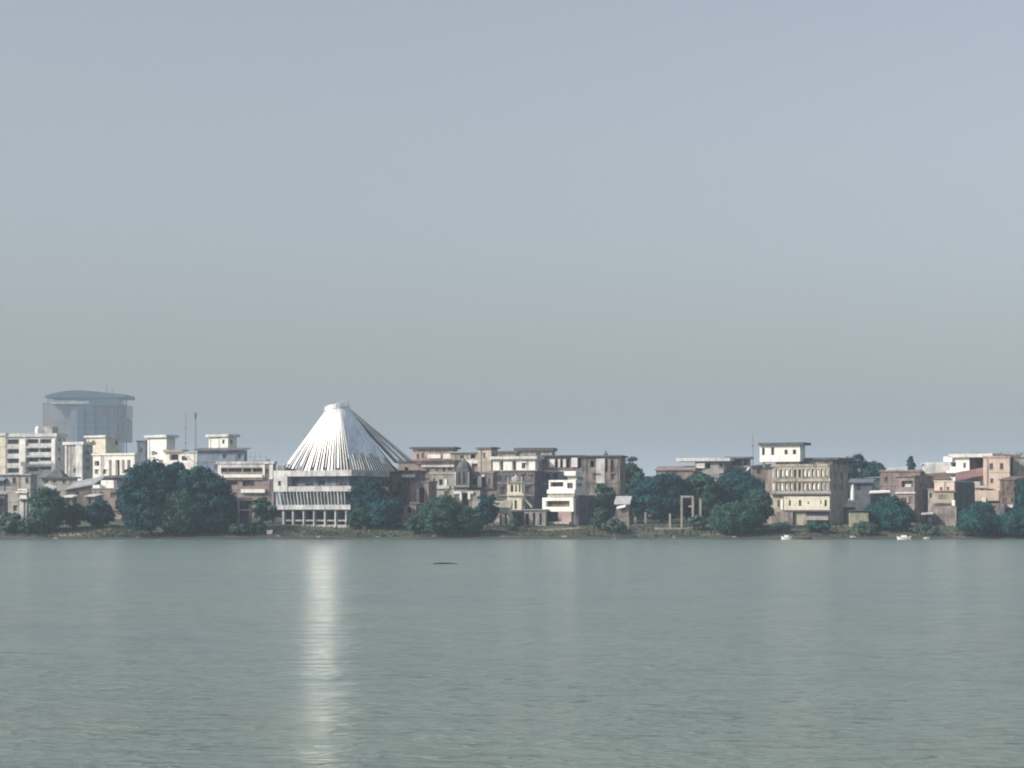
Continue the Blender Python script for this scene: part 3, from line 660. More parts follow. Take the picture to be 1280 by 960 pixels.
# little shrine tower
h = House('shrine_tower', 'narrow dark shrine tower with a peaked top and pale corner posts', 'shrine', 570, 585, 590, 585, 650, 498, 'slate', yaw=15, wins=[(573, 575.5, 590, 605, 'a'), (579, 581.5, 590, 605, 'a')])
mb = MB(); uc = (h.u0 + h.u1) / 2; mb.lathe((uc, h.D / 2, h.H), [(1.9, 0), (1.8, .5), (1.2, 1.3), (.5, 1.8), (.1, 2.4)], 8); mb.build('dome', 'slate', h.root)
h.front('corner_post', 568.5, 570.2, 590, 607, -.2, .3, 'dull_white'); h.front('corner_post', 585, 586.5, 590, 607, -.2, .3, 'grey_plaster'); band(h, 607, 609, 'grey_plaster', .4)
h = House('grey_house', 'grey flat roofed house with a white cross shaped balcony front', 'house', 563, 604, 606, 566, 650, 545, 'concrete', yaw=12, roof=('flat', 'tin', .5, .3),
    wins=[(588, 594, 568, 573, 'o'), (575, 580, 569, 573)])
band(h, 575, 579.5, 'white', .7, 579, 602); h.front('pier', 587, 590, 579, 590, -.6, .02, 'white')
h = House('grey_house', 'plain grey house with a tall side wall, left of the white terrace pavilion', 'house', 597, 614, 622, 561, 650, 532, 'concrete', yaw=30, roof=('flat', 'brown', .5, .4), wins=[(604, 607, 566, 573)], side=[(616, 619, 568, 574)])
h = House('arch_fronted_house', 'old house with a bright white arch standing out on its front', 'house', 586, 616, 622, 592, 650, 500, 'mauve', yaw=15, roof=('parapet', 'mauve', .2, .3),
    wins=[(602.5, 607, 596, 609, 'A'), (590, 595, 598, 606, 'o'), (610, 613, 598, 606)])
h.front('arch_jamb', 597.5, 602, 595, 609, -.3, .02, 'white'); h.front('arch_jamb', 602, 606, 593.5, 595.8, -.3, .02, 'white')
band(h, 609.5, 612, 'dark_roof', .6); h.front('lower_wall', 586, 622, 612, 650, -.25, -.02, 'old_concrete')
h = House('twin_arch_gate', 'low cream wall with two white half arches above the shore bush', 'wall', 568, 600, 602, 613, 655, 484, 'grey_plaster', yaw=8, wins=[(577.5, 586, 616, 640, 'A')], depth=1)
h.front('arch_band', 567, 577, 614, 617.5, -.4, .05, 'white'); h.front('arch_band', 574.8, 577.3, 617.5, 627, -.4, .05, 'white')
h.front('arch_band', 585.5, 592, 614.5, 617, -.4, .05, 'white'); h.front('arch_band', 585, 588, 617, 624, -.4, .05, 'white')
h = House('terrace_pavilion', 'long white terrace pavilion with thin pale roof and dark gaps on a slate floor', 'pavilion', 616, 669, 684, 574, 650, 510, 'white', yaw=20, roof=('flat', 'pale_roof', .7, .7),
    wins=[(624, 629, 576, 587.5, 'o'), (640, 645, 576, 587.5, 'o')], side=[(673, 677, 577, 587, 'o')])
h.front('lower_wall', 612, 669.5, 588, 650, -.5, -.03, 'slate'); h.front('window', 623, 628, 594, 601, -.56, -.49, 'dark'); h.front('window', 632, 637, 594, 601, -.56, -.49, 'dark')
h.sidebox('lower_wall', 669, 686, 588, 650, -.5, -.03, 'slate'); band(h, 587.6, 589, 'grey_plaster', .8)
for x0, x1, y0, y1, m_ in ((642, 646, 593, 601, 'dark'), (652, 656, 593, 601, 'dark'), (661, 665, 594, 601, 'brown'), (618, 621, 594, 601, 'brown'), (626, 631, 609, 617, 'dark'), (657, 662, 608, 616, 'dark'), (659, 662, 622, 630, 'brown')):
    w_ = h.front('window', x0, x1, y0, y1, -.58, -.49, m_); h.front('hood', x0 - .6, x1 + .6, y0 - 1.2, y0 - .6, -1.0, -.49, 'mauve', w_)
h.front('ledge', 612, 669, 604, 605.4, -.85, -.49, 'mauve'); h.front('ledge', 612, 669, 619, 620.2, -.8, -.49, 'mauve')
h = House('flat_roofed_house', 'distant flat roof behind the white terrace pavilion', 'house', 618, 645, 650, 566, 650, 600, 'concrete', yaw=12, roof=('flat', 'brown', .5, .5), wins=[(624, 628, 569, 573)])
h = House('flat_roofed_house', 'distant grey house with two dark stepped roof slabs right of the white terrace pavilion', 'house', 645, 690, 694, 563.5, 650, 620, 'concrete', yaw=10, roof=('flat', 'dark_roof', .6, .9), wins=[(670, 676, 566, 570)])
h = House('long_house', 'long house under a thin dark eave with a row of white window panels', 'house', 672, 728, 732, 570.5, 650, 512, 'mauve', yaw=10, roof=('flat', 'dark_roof', .7, .3),
    wins=[(694, 697.5, 575, 584, 'o'), (700.5, 703.5, 575, 584, 'o'), (708, 712, 574, 585, 'o'), (722.5, 727, 573, 585, 'o')])
for x0, x1 in ((687, 693.5), (697.8, 700.3), (704, 707.5)): h.front('panel', x0, x1, 574, 584, -.25, .02, 'white')
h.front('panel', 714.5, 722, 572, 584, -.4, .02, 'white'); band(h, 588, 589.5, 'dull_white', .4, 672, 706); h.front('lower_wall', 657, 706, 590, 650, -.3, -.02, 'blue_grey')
h.front('window', 666, 674, 591, 598, -.45, -.31, 'dark'); h.front('jamb', 661, 664, 590, 599, -.5, -.31, 'grey_plaster'); h.front('jamb', 675, 678, 590, 599, -.5, -.31, 'grey_plaster')
h.front('window', 668, 673, 624, 634, -.4, -.31, 'dark')
for x0, x1, y0, y1 in ((683, 687, 592, 599), (692, 697, 592, 599), (676, 680, 608, 615), (666, 670, 609, 616)):
    w_ = h.front('window', x0, x1, y0, y1, -.4, -.31, 'dark'); h.front('hood', x0 - .6, x1 + .6, y0 - 1.3, y0 - .7, -.8, -.31, 'grey_plaster', w_)
h.front('ledge', 657, 706, 604, 605.3, -.6, -.31, 'grey_plaster'); h.front('ledge', 657, 706, 619, 620.2, -.6, -.31, 'grey_plaster')
h = House('old_mansion', 'weathered grey mansion with a pale peeling panel and vertical stains, under a dark roof line', 'house', 729, 775, 782, 571, 660, 500, 'old_concrete', yaw=12, roof=('flat', 'dark_roof', .6, .35),
    wins=[(757, 759.5, 574, 590, 'o'), (764, 766.5, 575, 590, 'o'), (738, 743, 576, 584, 'o'), (746, 752, 605, 612, 'o')])
h.front('panel', 745.5, 756, 572.5, 604, -.15, .02, 'dull_white'); h.front('panel', 760, 763.5, 574, 600, -.12, .02, 'mauve'); h.front('panel', 768, 775, 574, 603, -.12, .02, 'mauve')
mb = MB(); mb.lathe((h.u(755.5), 2, h.H + .3), [(.5, 0), (.5, .5), (.3, .7), (.1, 1.3)], 6); mb.build('finial', 'slate', h.root)
# white modern house
h = House('white_house', 'bright white three storey house with wide dark openings and a pink ground floor wall', 'house', 686, 719.5, 731, 600, 657, 474, 'white', yaw=30,
    wins=[(688, 704, 602.5, 611.5, 'b', 'slate'), (709, 716, 603.5, 610.5)], side=[(721.5, 728, 604, 611, 'b', 'slate')])
h.front('roof_room', 707, 719, 590, 596, .6, 4, 'white'); h.sidebox('roof_room', 719.5, 728, 589, 594.5, 0, 3, 'white'); h.front('roof_wall', 708, 719, 596, 600.2, .8, 3.5, 'grey_plaster')
h.front('parapet', 685, 719.5, 612, 617, -.5, -.02, 'white')
a = h.u(681); b = h.u1 + .1
mb = MB(); mb.facade((0, -1.2, 0), (1, 0, 0), (0, 1, 0), a, b, h.z(639.5), h.z(622), [(h.u(685.5), h.u(715), h.z(633.5), h.z(626), 1.1, False)])
mb.quad((a, -1.2, h.z(639.5)), (a, 1, h.z(639.5)), (a, 1, h.z(622)), (a, -1.2, h.z(622))); mb.quad((b, -1.2, h.z(639.5)), (b, 3, h.z(639.5)), (b, 3, h.z(622)), (b, -1.2, h.z(622)))
mb.quad((a, -1.2, h.z(639.5)), (b, -1.2, h.z(639.5)), (b, 1, h.z(639.5)), (a, 1, h.z(639.5))); mb.quad((a, -1.2, h.z(622)), (b, -1.2, h.z(622)), (b, 1, h.z(622)), (a, 1, h.z(622)))
mb.build('veranda', 'white', h.root)
mb = MB(); mb.hexa([(h.u(686), -.9, h.z(621.8)), (h.u1, -.9, h.z(621.8)), (h.u1, -.05, h.z(618)), (h.u(686), -.05, h.z(618))], [(h.u(686), -.9, h.z(621.2)), (h.u1, -.9, h.z(621.2)), (h.u1, -.05, h.z(617.3)), (h.u(686), -.05, h.z(617.3))]); mb.build('veranda_roof', 'yellow', h.root)
mb = MB(); mb.quad((h.u(685.5), -.12, h.z(633.5)), (h.u(715), -.12, h.z(633.5)), (h.u(715), -.12, h.z(626)), (h.u(685.5), -.12, h.z(626))); mb.build('veranda_opening', 'brown', h.root)
h.front('ground_opening', 682, 700, 639.7, 652, -.06, -.02, 'dark'); h.front('pink_wall', 700.5, 717, 639.7, 659, -1.1, -.1, 'pink'); h.front('terrace', 680, 718, 652, 655, -2.2, -1.15, 'grey_plaster')
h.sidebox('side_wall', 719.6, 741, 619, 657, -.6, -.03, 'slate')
# cream shrine
h = House('cream_shrine', 'small cream temple tower with open arches and a pale balcony ledge', 'temple', 634, 652, 656, 603, 655, 476, 'cream', yaw=12,
    wins=[(638, 641.5, 606, 615, 'A'), (644, 646, 606, 615, 'A'), (648.5, 650.5, 606, 615, 'A'), (638, 640.5, 625, 636, 'A'), (643, 646, 625, 636, 'A')], depth=3.5)
band(h, 616.5, 619.5, 'cream', .5); band(h, 602, 604, 'yellow', .3); mb = MB(); mb.lathe(((h.u0 + h.u1) / 2, 1.75, h.H + .1), [(1.5, 0), (1.4, .5), (.9, 1.1), (.4, 1.4), (.1, 1.9)], 10); mb.build('dome', 'grey_plaster', h.root)
for x in (634.5, 651.5): h.front('corner_post', x - 1, x + 1, 596, 603.5, .2, .8, 'grey_plaster')
h = House('column_porch', 'cream porch on three stout columns with a sloping roof beside the temple tower', 'porch', 620, 637, 640, 636, 657, 470, 'cream', yaw=8, wins=[(624.5, 627, 641.5, 656, 'o'), (631, 633.5, 641.5, 656, 'o')], depth=3)
mb = MB(); mb.hexa([(h.u0 - .4, -.5, h.H), (h.u1 + .4, -.5, h.H), (h.u1 + .2, 3, h.z(627)), (h.u(628), 3, h.z(627))], [(h.u0 - .4, -.5, h.H + .2), (h.u1 + .4, -.5, h.H + .2), (h.u1 + .2, 3, h.z(625)), (h.u(628), 3, h.z(625))]); mb.build('roof', 'yellow', h.root); band(h, 636.5, 639.5, 'dull_white', .35)
h = House('canopy_hut', 'small hut with a pale flat canopy beside the dark shore tree', 'hut', 618, 630, 633, 628, 655, 480, 'yellow', yaw=10, roof=('flat', 'pale_roof', .4, .25), wins=[(621, 624, 630, 635, 'o')], depth=3)
h = House('shore_veranda', 'pale veranda on three posts under a leaning white sheet, left of the white house', 'veranda', 655, 682, 684, 638, 657, 472, 'grey_plaster', yaw=8, roof=('flat', 'grey_plaster', .3, .3), wins=[(666, 669, 641, 656, 'o'), (674.5, 677, 641, 656, 'o'), (657, 661, 642, 656, 'o')], depth=3)
mb = MB(); mb.hexa([(h.u(657), .4, h.z(626)), (h.u(664), .4, h.z(635)), (h.u(664), 2, h.z(634)), (h.u(657), 2, h.z(625))], [(h.u(656), .4, h.z(625)), (h.u(664), .4, h.z(633.5)), (h.u(664), 2, h.z(632.5)), (h.u(656), 2, h.z(624))]); tag(mb.build('sheet_panel', 'white', h.root))
sheet_roof('dark green lean-to shed between the temple tower and the three posts', [(638, 641), (662, 641)], 473.5, 'slate', lift=.6, depth=3, wallm='slate')

# ---- between the mansion and the big columns
h = House('garden_house', 'small grey garden house with a white eave, among the shore shrubs', 'house', 770, 786, 790, 630, 660, 474, 'old_concrete', yaw=18, roof=('gable', 'tin', .4, .2, 1.8), wins=[(772, 776, 628, 634), (781, 784, 628, 634, 'o')], depth=4)
mb = MB(); mb.hexa([(h.u(772), -1, h.z(636.5)), (h.u(783), -1, h.z(634)), (h.u(783), -.05, h.z(632)), (h.u(772), -.05, h.z(634.5))], [(h.u(772), -1, h.z(635)), (h.u(783), -1, h.z(632.5)), (h.u(783), -.05, h.z(630.5)), (h.u(772), -.05, h.z(633)) ]); mb.build('awning', 'white', h.root)
for i, (x, y0, y1) in enumerate(((785, 645, 660), (794, 646, 656), (807, 640, 653))):
    small('stone_post', ['thick pale stone post below the garden house', 'short pale stone post between two taller ones on the shore', 'tapered pale stone post at the edge of the dark trees'][i], 'post', x, y0, y1 + 4, 464 + i, 3.2 - .3 * i, 'grey_plaster')
small('stone_block', 'pale stone block lying on the bank below the garden house', 'block', 773, 656, 662, 460, 7, 'grey_plaster')
r = concrete_frame('tall bare concrete columns with one crossbeam, standing on a pale platform before the dark trees', [(837.5, 642, 2.4), (852, 620, 2.4), (866, 620, 2.6), (875.5, 623, 2.6)], [(851, 866, 619.5, 622), (861, 867, 632, 634)], 463, .6, m='concrete')
mb = MB(); mb.box(Xp(819, 462), Xp(873, 462), 461, 465.5, 1.0, Zp(659.5, 462)); mb.build('platform', 'grey_plaster', r, True)
small('cone_post', 'small pale conical marker on the sandy path right of the columns', 'marker', 917.5, 656, 662, 461, 3, 'dull_white')
h = House('roof_house', 'house behind the dark trees with a wide thin pale roof slab', 'house', 869, 905, 912, 577, 650, 530, 'grey_plaster', yaw=15, roof=None, wins=[(882, 888, 579, 586, 'o'), (899, 904, 579, 585)])
h.front('roof', 846, 913, 572.5, 576.5, -1, 7, 'pale_roof'); h.front('panel', 871, 881, 578.5, 585, -.3, -.02, 'white')
h = House('roof_shed', 'low mauve roofed shed poking out over the dark trees', 'shed', 820, 866, 870, 588, 650, 525, 'mauve', yaw=10, roof=('shed', 'mauve', .4, .2, 1.2), wins=[(856, 866, 584, 589, 'o')])
h = House('terrace_frame_house', 'house topped by a dark open terrace frame, left of the white rooftop room', 'house', 905, 935, 939, 584, 650, 535, 'grey_plaster', yaw=15, roof=('flat', 'pale_roof', .4, .3), wins=[(910, 915, 588, 593), (925, 929, 588, 593)])
for x in (907, 918, 928, 936): h.front('post', x - .6, x + .6, 573, 582.8, .3, .6, 'slate')
h.front('canopy', 905, 938, 571, 573.4, -.3, 6, 'slate'); h.front('back_wall', 907, 936, 573.5, 582.5, 3, 3.3, 'blue_grey')
sheet_roof('slanting white tarpaulin roof on a small shed behind the dark trees', [(926, 594), (936, 587)], 518, 'white', lift=.6, depth=2.5)
sheet_roof('jumbled low roof beneath the white rooftop room', [(938, 584), (962, 582)], 522, 'dark_roof', lift=.4, depth=5, wallm='mauve')

# ---- the four storey building with arched windows
h = House('four_storey_house', 'four storey old building with two rows of arched windows above a cream floor', 'building', 965, 1037, 1060, 583, 656, 474, 'concrete', yaw=24, deep=.45, pane='dark', roof=('parapet', 'concrete', .15, .35),
    wins=[(970 + i * 5.6, 973 + i * 5.6, 586.5, 597, 'a') for i in range(12)] + [(970 + i * 5.6, 973 + i * 5.6, 603.5, 613.5, 'a') for i in range(12)],
    side=[(1043, 1045.5, 590, 598), (1051, 1053.5, 590, 598), (1043, 1045.5, 605, 613), (1051, 1053.5, 605, 613)])
for i in range(13):
    if i in (5, 6): continue
    x = 967.2 + i * 5.6
    for y0, y1 in ((587, 596.5), (604, 613)):
        if random.random() < .9:
            wl, wr = .6 + .9 * random.random(), .5 + 1.0 * random.random(); mb = MB(); a0, a1 = h.u(x - wl), h.u(x + wr); am = (a0 + a1) / 2 + random.uniform(-.12, .12)
            zb_, zm, zt_ = h.z(y1 - random.random() * 1.5), h.z(y0 + 2 + 3 * random.random()), h.z(y0 + random.random())
            pr = [(a0, zb_), (a1, zb_), (a1, zm), (am + .1, zt_), (am - .1, zt_), (a0, zm)]; i0 = len(pr)
            mb.v = [(p[0], -.14, p[1]) for p in pr] + [(p[0], .02, p[1]) for p in pr]
            mb.f = [tuple(range(6))] + [(k, (k + 1) % 6, 6 + (k + 1) % 6, 6 + k) for k in range(6)]
            mb.build('pilaster', random.choice(['white', 'white', 'dull_white']), h.root)
band(h, 598.5, 602, 'concrete', .3); band(h, 614, 617, 'grey_plaster', .45); band(h, 617.2, 618.6, 'dark_roof', .8)
mb = MB(); a, b = h.u(965), h.u1 + .12
ops = [(h.u(972), h.u(974.5), h.z(633), h.z(625), .3, False), (h.u(979.5), h.u(982), h.z(636), h.z(624.5), .3, False), (h.u(986.5), h.u(989), h.z(632), h.z(625), .3, False), (h.u(999), h.u(1002), h.z(632.5), h.z(625), .3, False), (h.u(1031), h.u(1034), h.z(633), h.z(625), .3, False), (h.u(1010), h.u(1011.8), h.z(630), h.z(627), .3, False), (h.u(1026), h.u(1027.5), h.z(630), h.z(626), .3, False)]
mb.facade((0, -.33, 0), (1, 0, 0), (0, 1, 0), h.u(980.5), b, h.z(637.5), h.z(620), [o for o in ops if o[0] > h.u(981)])
cf = mb.build('cream_wall', 'cream', h.root)
for o in ops:
    if o[0] > h.u(981): q = MB(); q.quad((o[0], -.05, o[2]), (o[1], -.05, o[2]), (o[1], -.05, o[3]), (o[0], -.05, o[3])); q.build('window', 'dark', h.root)
    else: h.front('window', 972 if o[0] < h.u(978) else 979.5, 974.5 if o[0] < h.u(978) else 982, 625, 634, -.04, -.01, 'dark')
h.front('pilaster', 976, 979, 624, 637, -.14, .02, 'white'); band(h, 637.7, 639.5, 'dark_roof', .7, 980, None)
h.front('ground_room', 966, 992, 640, 658, -.8, -.02, 'old_concrete'); h.front('opening', 1008, 1037, 640, 656, -.1, -.02, 'dark'); h.front('awning', 1010, 1038, 645, 650, -2.0, -.2, 'grey_plaster')
mb = MB(); mb.box(h.u(969), h.u(998), .4, 5, h.H + .2, h.z(573)); mb.build('roof_house', 'concrete', h.root)
mb = MB(); mb.box(h.u(1000), h.u1, 2.5, h.D, h.H + .2, h.z(575)); mb.build('roof_house', 'old_concrete', h.root)
mb = MB(); mb.box(h.u(1003), h.u1 + 1.5, 2, h.D + .3, h.z(575) + .01, h.z(572)); mb.build('roof_slab', 'dark_roof', h.root)
h.front('pipe', 983, 984.5, 573.5, 583, .25, .39, 'dark_roof')
ar, br = h.u(950.5), h.u(1001); z0, z1 = h.z(577), h.z(556.2)
mb = MB(); mb.facade((0, -.6, 0), (1, 0, 0), (0, 1, 0), ar, br, z0, z1, [(h.u(953.5), h.u(957), h.z(568.5), h.z(559.5), .3, False), (h.u(965), h.u(968.5), h.z(568.5), h.z(558.5), .3, False), (h.u(981.5), h.u(985.5), h.z(568), h.z(562), .3, False), (h.u(992), h.u(996), h.z(568), h.z(562), .3, False)])
mb.facade((br, -.6, 0), (0, 1, 0), (-1, 0, 0), 0, 4.2, z0, z1, [])
mb.quad((ar, -.6, z0), (ar, 3.6, z0), (ar, 3.6, z1), (ar, -.6, z1)); mb.quad((ar, 3.6, z0), (br, 3.6, z0), (br, 3.6, z1), (ar, 3.6, z1)); mb.quad((ar, -.6, z0), (br, -.6, z0), (br, 3.6, z0), (ar, 3.6, z0))
rm = mb.build('white_room', 'white', h.root)
for x0, x1, y0, y1 in ((953.5, 957, 559.5, 568.5), (965, 968.5, 558.5, 568.5), (981.5, 985.5, 562, 568), (992, 996, 562, 568)):
    q = MB(); q.quad((h.u(x0), -.3, h.z(y1)), (h.u(x1), -.3, h.z(y1)), (h.u(x1), -.3, h.z(y0)), (h.u(x0), -.3, h.z(y0))); q.build('window', 'dark', rm)
mb = MB(); mb.box(h.u(949.5), h.u(1007), -1.3, 4.6, z1 + .01, h.z(553)); mb.build('dark_roof_slab', 'dark_roof', h.root)
h.front('flank_wall', 956, 966, 584, 622, .3, 5, 'mauve'); h.front('support', 953.5, 955, 577.2, 584, .2, .6, 'concrete'); h.front('flank_roof', 953, 966, 583, 584.5, -.2, 5.3, 'dark_roof')
h.front('annex', 955, 965, 622, 658, .3, 5, 'mauve'); h.front('annex_roof', 949, 966, 618, 622, -.2, 5.4, 'dull_white')

# ---- houses at the right
h = House('yellow_hut', 'small yellow plastered hut with a broken top edge right of the four storey building', 'hut', 1061, 1083, 1085.5, 641, 656, 471, 'yellow', yaw=8, roof=('shed', 'slate', .1, .2, .4), wins=[(1074, 1076.5, 644, 648)])
sheet_roof('low white roofed lean-to against the right flank of the four storey building', [(1042, 634), (1069, 634)], 482, 'pale_roof', lift=1.4, depth=5, th=.3)
sheet_roof('blue grey layered roof under the round tree', [(1060, 604), (1092, 604)], 510, 'blue_grey', lift=1.0, depth=6, wallm='blue_grey')
sheet_roof('upper blue grey roof right below the round tree crown', [(1066, 598), (1112, 597)], 540, 'tin', lift=.6, depth=6, wallm='blue_grey')
sheet_roof('shed with a long white awning behind the right hand bushes', [(1086, 617), (1112, 616)], 494, 'white', lift=.5, depth=4, wallm='slate')
small('white_tank', 'tiny white rooftop tank below the blue grey layered roof', 'tank', 1066, 605, 612, 500, 6, 'tank', 'dome')
h = House('twin_storey_house', 'pinkish two storey house with a recessed balcony, the small dark tree rising behind it', 'house', 1120, 1143, 1166, 596, 660, 478, 'mauve', yaw=38, roof=('flat', 'old_concrete', .4, .3),
    wins=[(1127, 1141, 601, 613, 'b', 'grey_plaster'), (1126, 1133, 622, 629), (1136, 1140, 621, 630, 'd')], side=[(1149, 1152, 604, 611), (1157, 1160, 604, 611)])
h.front('panel', 1130, 1138, 605, 611, .5, 1.0, 'dull_white'); band(h, 615, 617, 'dull_white', .4)
h = House('terrace_house', 'low grey terrace house in front of the small dark rooftop tree', 'house', 1100, 1150, 1160, 590, 650, 505, 'mauve', yaw=14, roof=('parapet', 'mauve', .2, .4), wins=[(1106, 1110, 596, 602), (1142, 1146, 594, 600)])
band(h, 586, 588, 'dull_white', .3, 1108, 1135)
h = House('cream_house', 'cream two storey house with a ledge between floors and a rough stone base', 'house', 1168, 1193, 1217, 602, 658, 470, 'peach', yaw=35, roof=('flat', 'pale_roof', .15, .25),
    wins=[(1175, 1178, 608.5, 613), (1183.5, 1186.5, 608.5, 613)], side=[(1200, 1203, 606, 612)])
band(h, 613.2, 615.5, 'brown', .7); h.front('lower_wall', 1166, 1193.2, 616, 631, -.5, -.02, 'yellow'); h.front('opening', 1174, 1184, 618, 624, -.56, -.49, 'brown'); h.front('railing', 1168, 1193, 628.5, 630.5, -1.0, -.55, 'brown'); h.front('white_sack', 1192.5, 1196, 625, 632, -1.2, -.6, 'white')
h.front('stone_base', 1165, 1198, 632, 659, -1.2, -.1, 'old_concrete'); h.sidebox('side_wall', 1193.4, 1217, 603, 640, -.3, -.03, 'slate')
h = House('annex_house', 'narrow grey house tucked against the left side of the cream house', 'house', 1160, 1168, 1170, 612, 655, 476, 'grey_plaster', yaw=15, roof=('flat', 'tin', .2, .2), wins=[(1162, 1165, 616, 622)])
sheet_roof('small hut with a pale flat roof on the bank, left of the cream house', [(1151, 644), (1166, 643)], 467, 'dull_white', lift=.3, depth=3, wallm='slate')
sheet_roof('dark shack with a pale awning at the foot of the right bushes', [(1105, 649), (1126, 647)], 466, 'grey_plaster', lift=.3, depth=2.5, wallm='dark')
h = House('roof_terrace_house', 'low cream house with three dark windows, below the white rooftop tank', 'house', 1153, 1186, 1190, 582, 650, 530, 'dull_white', yaw=10, roof=('flat', 'pale_roof', .4, .3), wins=[(1157.5, 1160.5, 585.5, 589.5), (1168.5, 1171.5, 585.5, 589.5), (1179, 1182, 585.5, 589.5)])
h = House('modern_house', 'modern house with a white window bay and brown flank under a long flat roof', 'house', 1188, 1212, 1232, 572, 650, 500, 'white', yaw=32, roof=None, wins=[(1204, 1207.5, 578.5, 585), (1189, 1195, 578, 586, 'b', 'slate')])
h.sidebox('brown_side', 1211.5, 1231, 571, 610, -.2, -.03, 'brown'); mb = MB(); mb.box(h.u(1187), h.u1 + 6.0, -.8, h.D, h.H + .01, h.z(567.5)); mb.build('roof', 'pale_roof', h.root)
band(h, 588, 591, 'white', .8, 1184, 1211, 'balcony_front'); band(h, 591.2, 593, 'dark_roof', .9, 1186, 1211)
h.front('water_tank', 1180.5, 1191.5, 570.3, 577.3, -.8, 1.2, 'tank')
sheet_roof('dark purple sheet roof below the low cream house with three windows', [(1150, 603), (1188, 600)], 500, 'brown', lift=1.9, depth=7, wallm='mauve')
sheet_roof('curved red brown tiled roof between the modern house and the pink house', [(1194, 602), (1230, 595)], 490, 'red_roof', lift=2.0, depth=5, wallm='brown')
h = House('pink_house', 'tall pink house with four small brown windows and a projecting lower wing', 'house', 1229, 1262, 1272, 572.5, 650, 488, 'peach', yaw=18, roof=('parapet', 'pink', .15, .3), wins=[(1237, 1241.5, 579, 587), (1250, 1254.5, 579, 587), (1238, 1242, 598, 604)], side=[(1264.5, 1268, 579, 587)])
h.front('lower_wing', 1218, 1250, 613, 626, -3, -.05, 'peach'); h.front('parapet', 1217, 1250.5, 607, 610, -3.2, -3.0, 'peach'); h.front('pier', 1217, 1226, 602, 613, -2.6, -.2, 'dull_white'); h.front('painted_shade_block', 1226, 1250, 626.5, 632, -2.5, -.05, 'dark'); h.front('white_panel', 1229, 1234, 622, 628, -3.3, -3.05, 'white')  # dark block paints the shade under the lower wing
h = House('brown_house', 'weathered brown house with three dark windows, front right of the pink house', 'house', 1250, 1268, 1282, 600, 660, 474, 'brown', yaw=30, roof=('shed', 'brown', .3, .2, .9), wins=[(1259, 1263, 608, 614), (1256, 1259, 622, 628), (1264, 1266.5, 622, 628)])
band(h, 631, 635, 'dull_white', .5, 1254, 1267)
h = House('grey_villa', 'grey house with pale window surrounds behind the pink house, cut by the right edge', 'house', 1262, 1300, 1306, 577, 650, 515, 'grey_plaster', yaw=12, roof=('flat', 'slate', .6, .5), wins=[(1264, 1268, 581, 590), (1274, 1278, 581, 590), (1286, 1290, 581, 590)])
h = House('long_roof_house', 'long flat roofed house behind the modern and pink houses', 'house', 1210, 1272, 1276, 570, 650, 560, 'brown', yaw=10, roof=('flat', 'tin', .7, .7), wins=[(1215, 1219, 573, 579)])
sheet_roof('pale low roof on the skyline left of the small dark tree', [(1108, 587), (1134, 586)], 550, 'pale_roof', lift=.3, depth=5, wallm='grey_plaster')
House('red_gable_house', 'house hidden low behind the right bushes with a grey front', 'house', 1226, 1252, 1256, 630, 660, 480, 'old_concrete', yaw=10, roof=('flat', 'slate', .3, .2), wins=[(1240, 1244, 634, 640)])

# ------------------------------------------------------------------ trees and shrubs
def leaves_mesh(name, cen, nrm, size, m, parent=None, up=0.0):
    n = len(cen); t = rng.normal(size=(n, 3)); nrm = nrm / (np.linalg.norm(nrm, axis=1, keepdims=True) + 1e-9)
    a = np.cross(nrm, t); a /= np.linalg.norm(a, axis=1, keepdims=True) + 1e-9; b = np.cross(nrm, a)
    if up: b = b * (1 - up) + np.array([0, 0, 1.0]) * up; 
    s = size[:, None]; v = np.stack([cen - a * s * .55, cen - b * s, cen + a * s * .55, cen + b * s], axis=1).reshape(-1, 3)
    me = bpy.data.meshes.new(name); me.vertices.add(4 * n); me.vertices.foreach_set('co', v.astype(np.float32).ravel())
    me.loops.add(4 * n); me.loops.foreach_set('vertex_index', np.arange(4 * n, dtype=np.int32)); me.polygons.add(n)
    me.polygons.foreach_set('loop_start', np.arange(0, 4 * n, 4, dtype=np.int32)); me.polygons.foreach_set('loop_total', np.full(n, 4, dtype=np.int32))
    me.update(calc_edges=True); me.validate(); me.materials.append(M[m]); o = bpy.data.objects.new(name, me); C.objects.link(o)
    if parent is not None: o.parent = parent
    return o
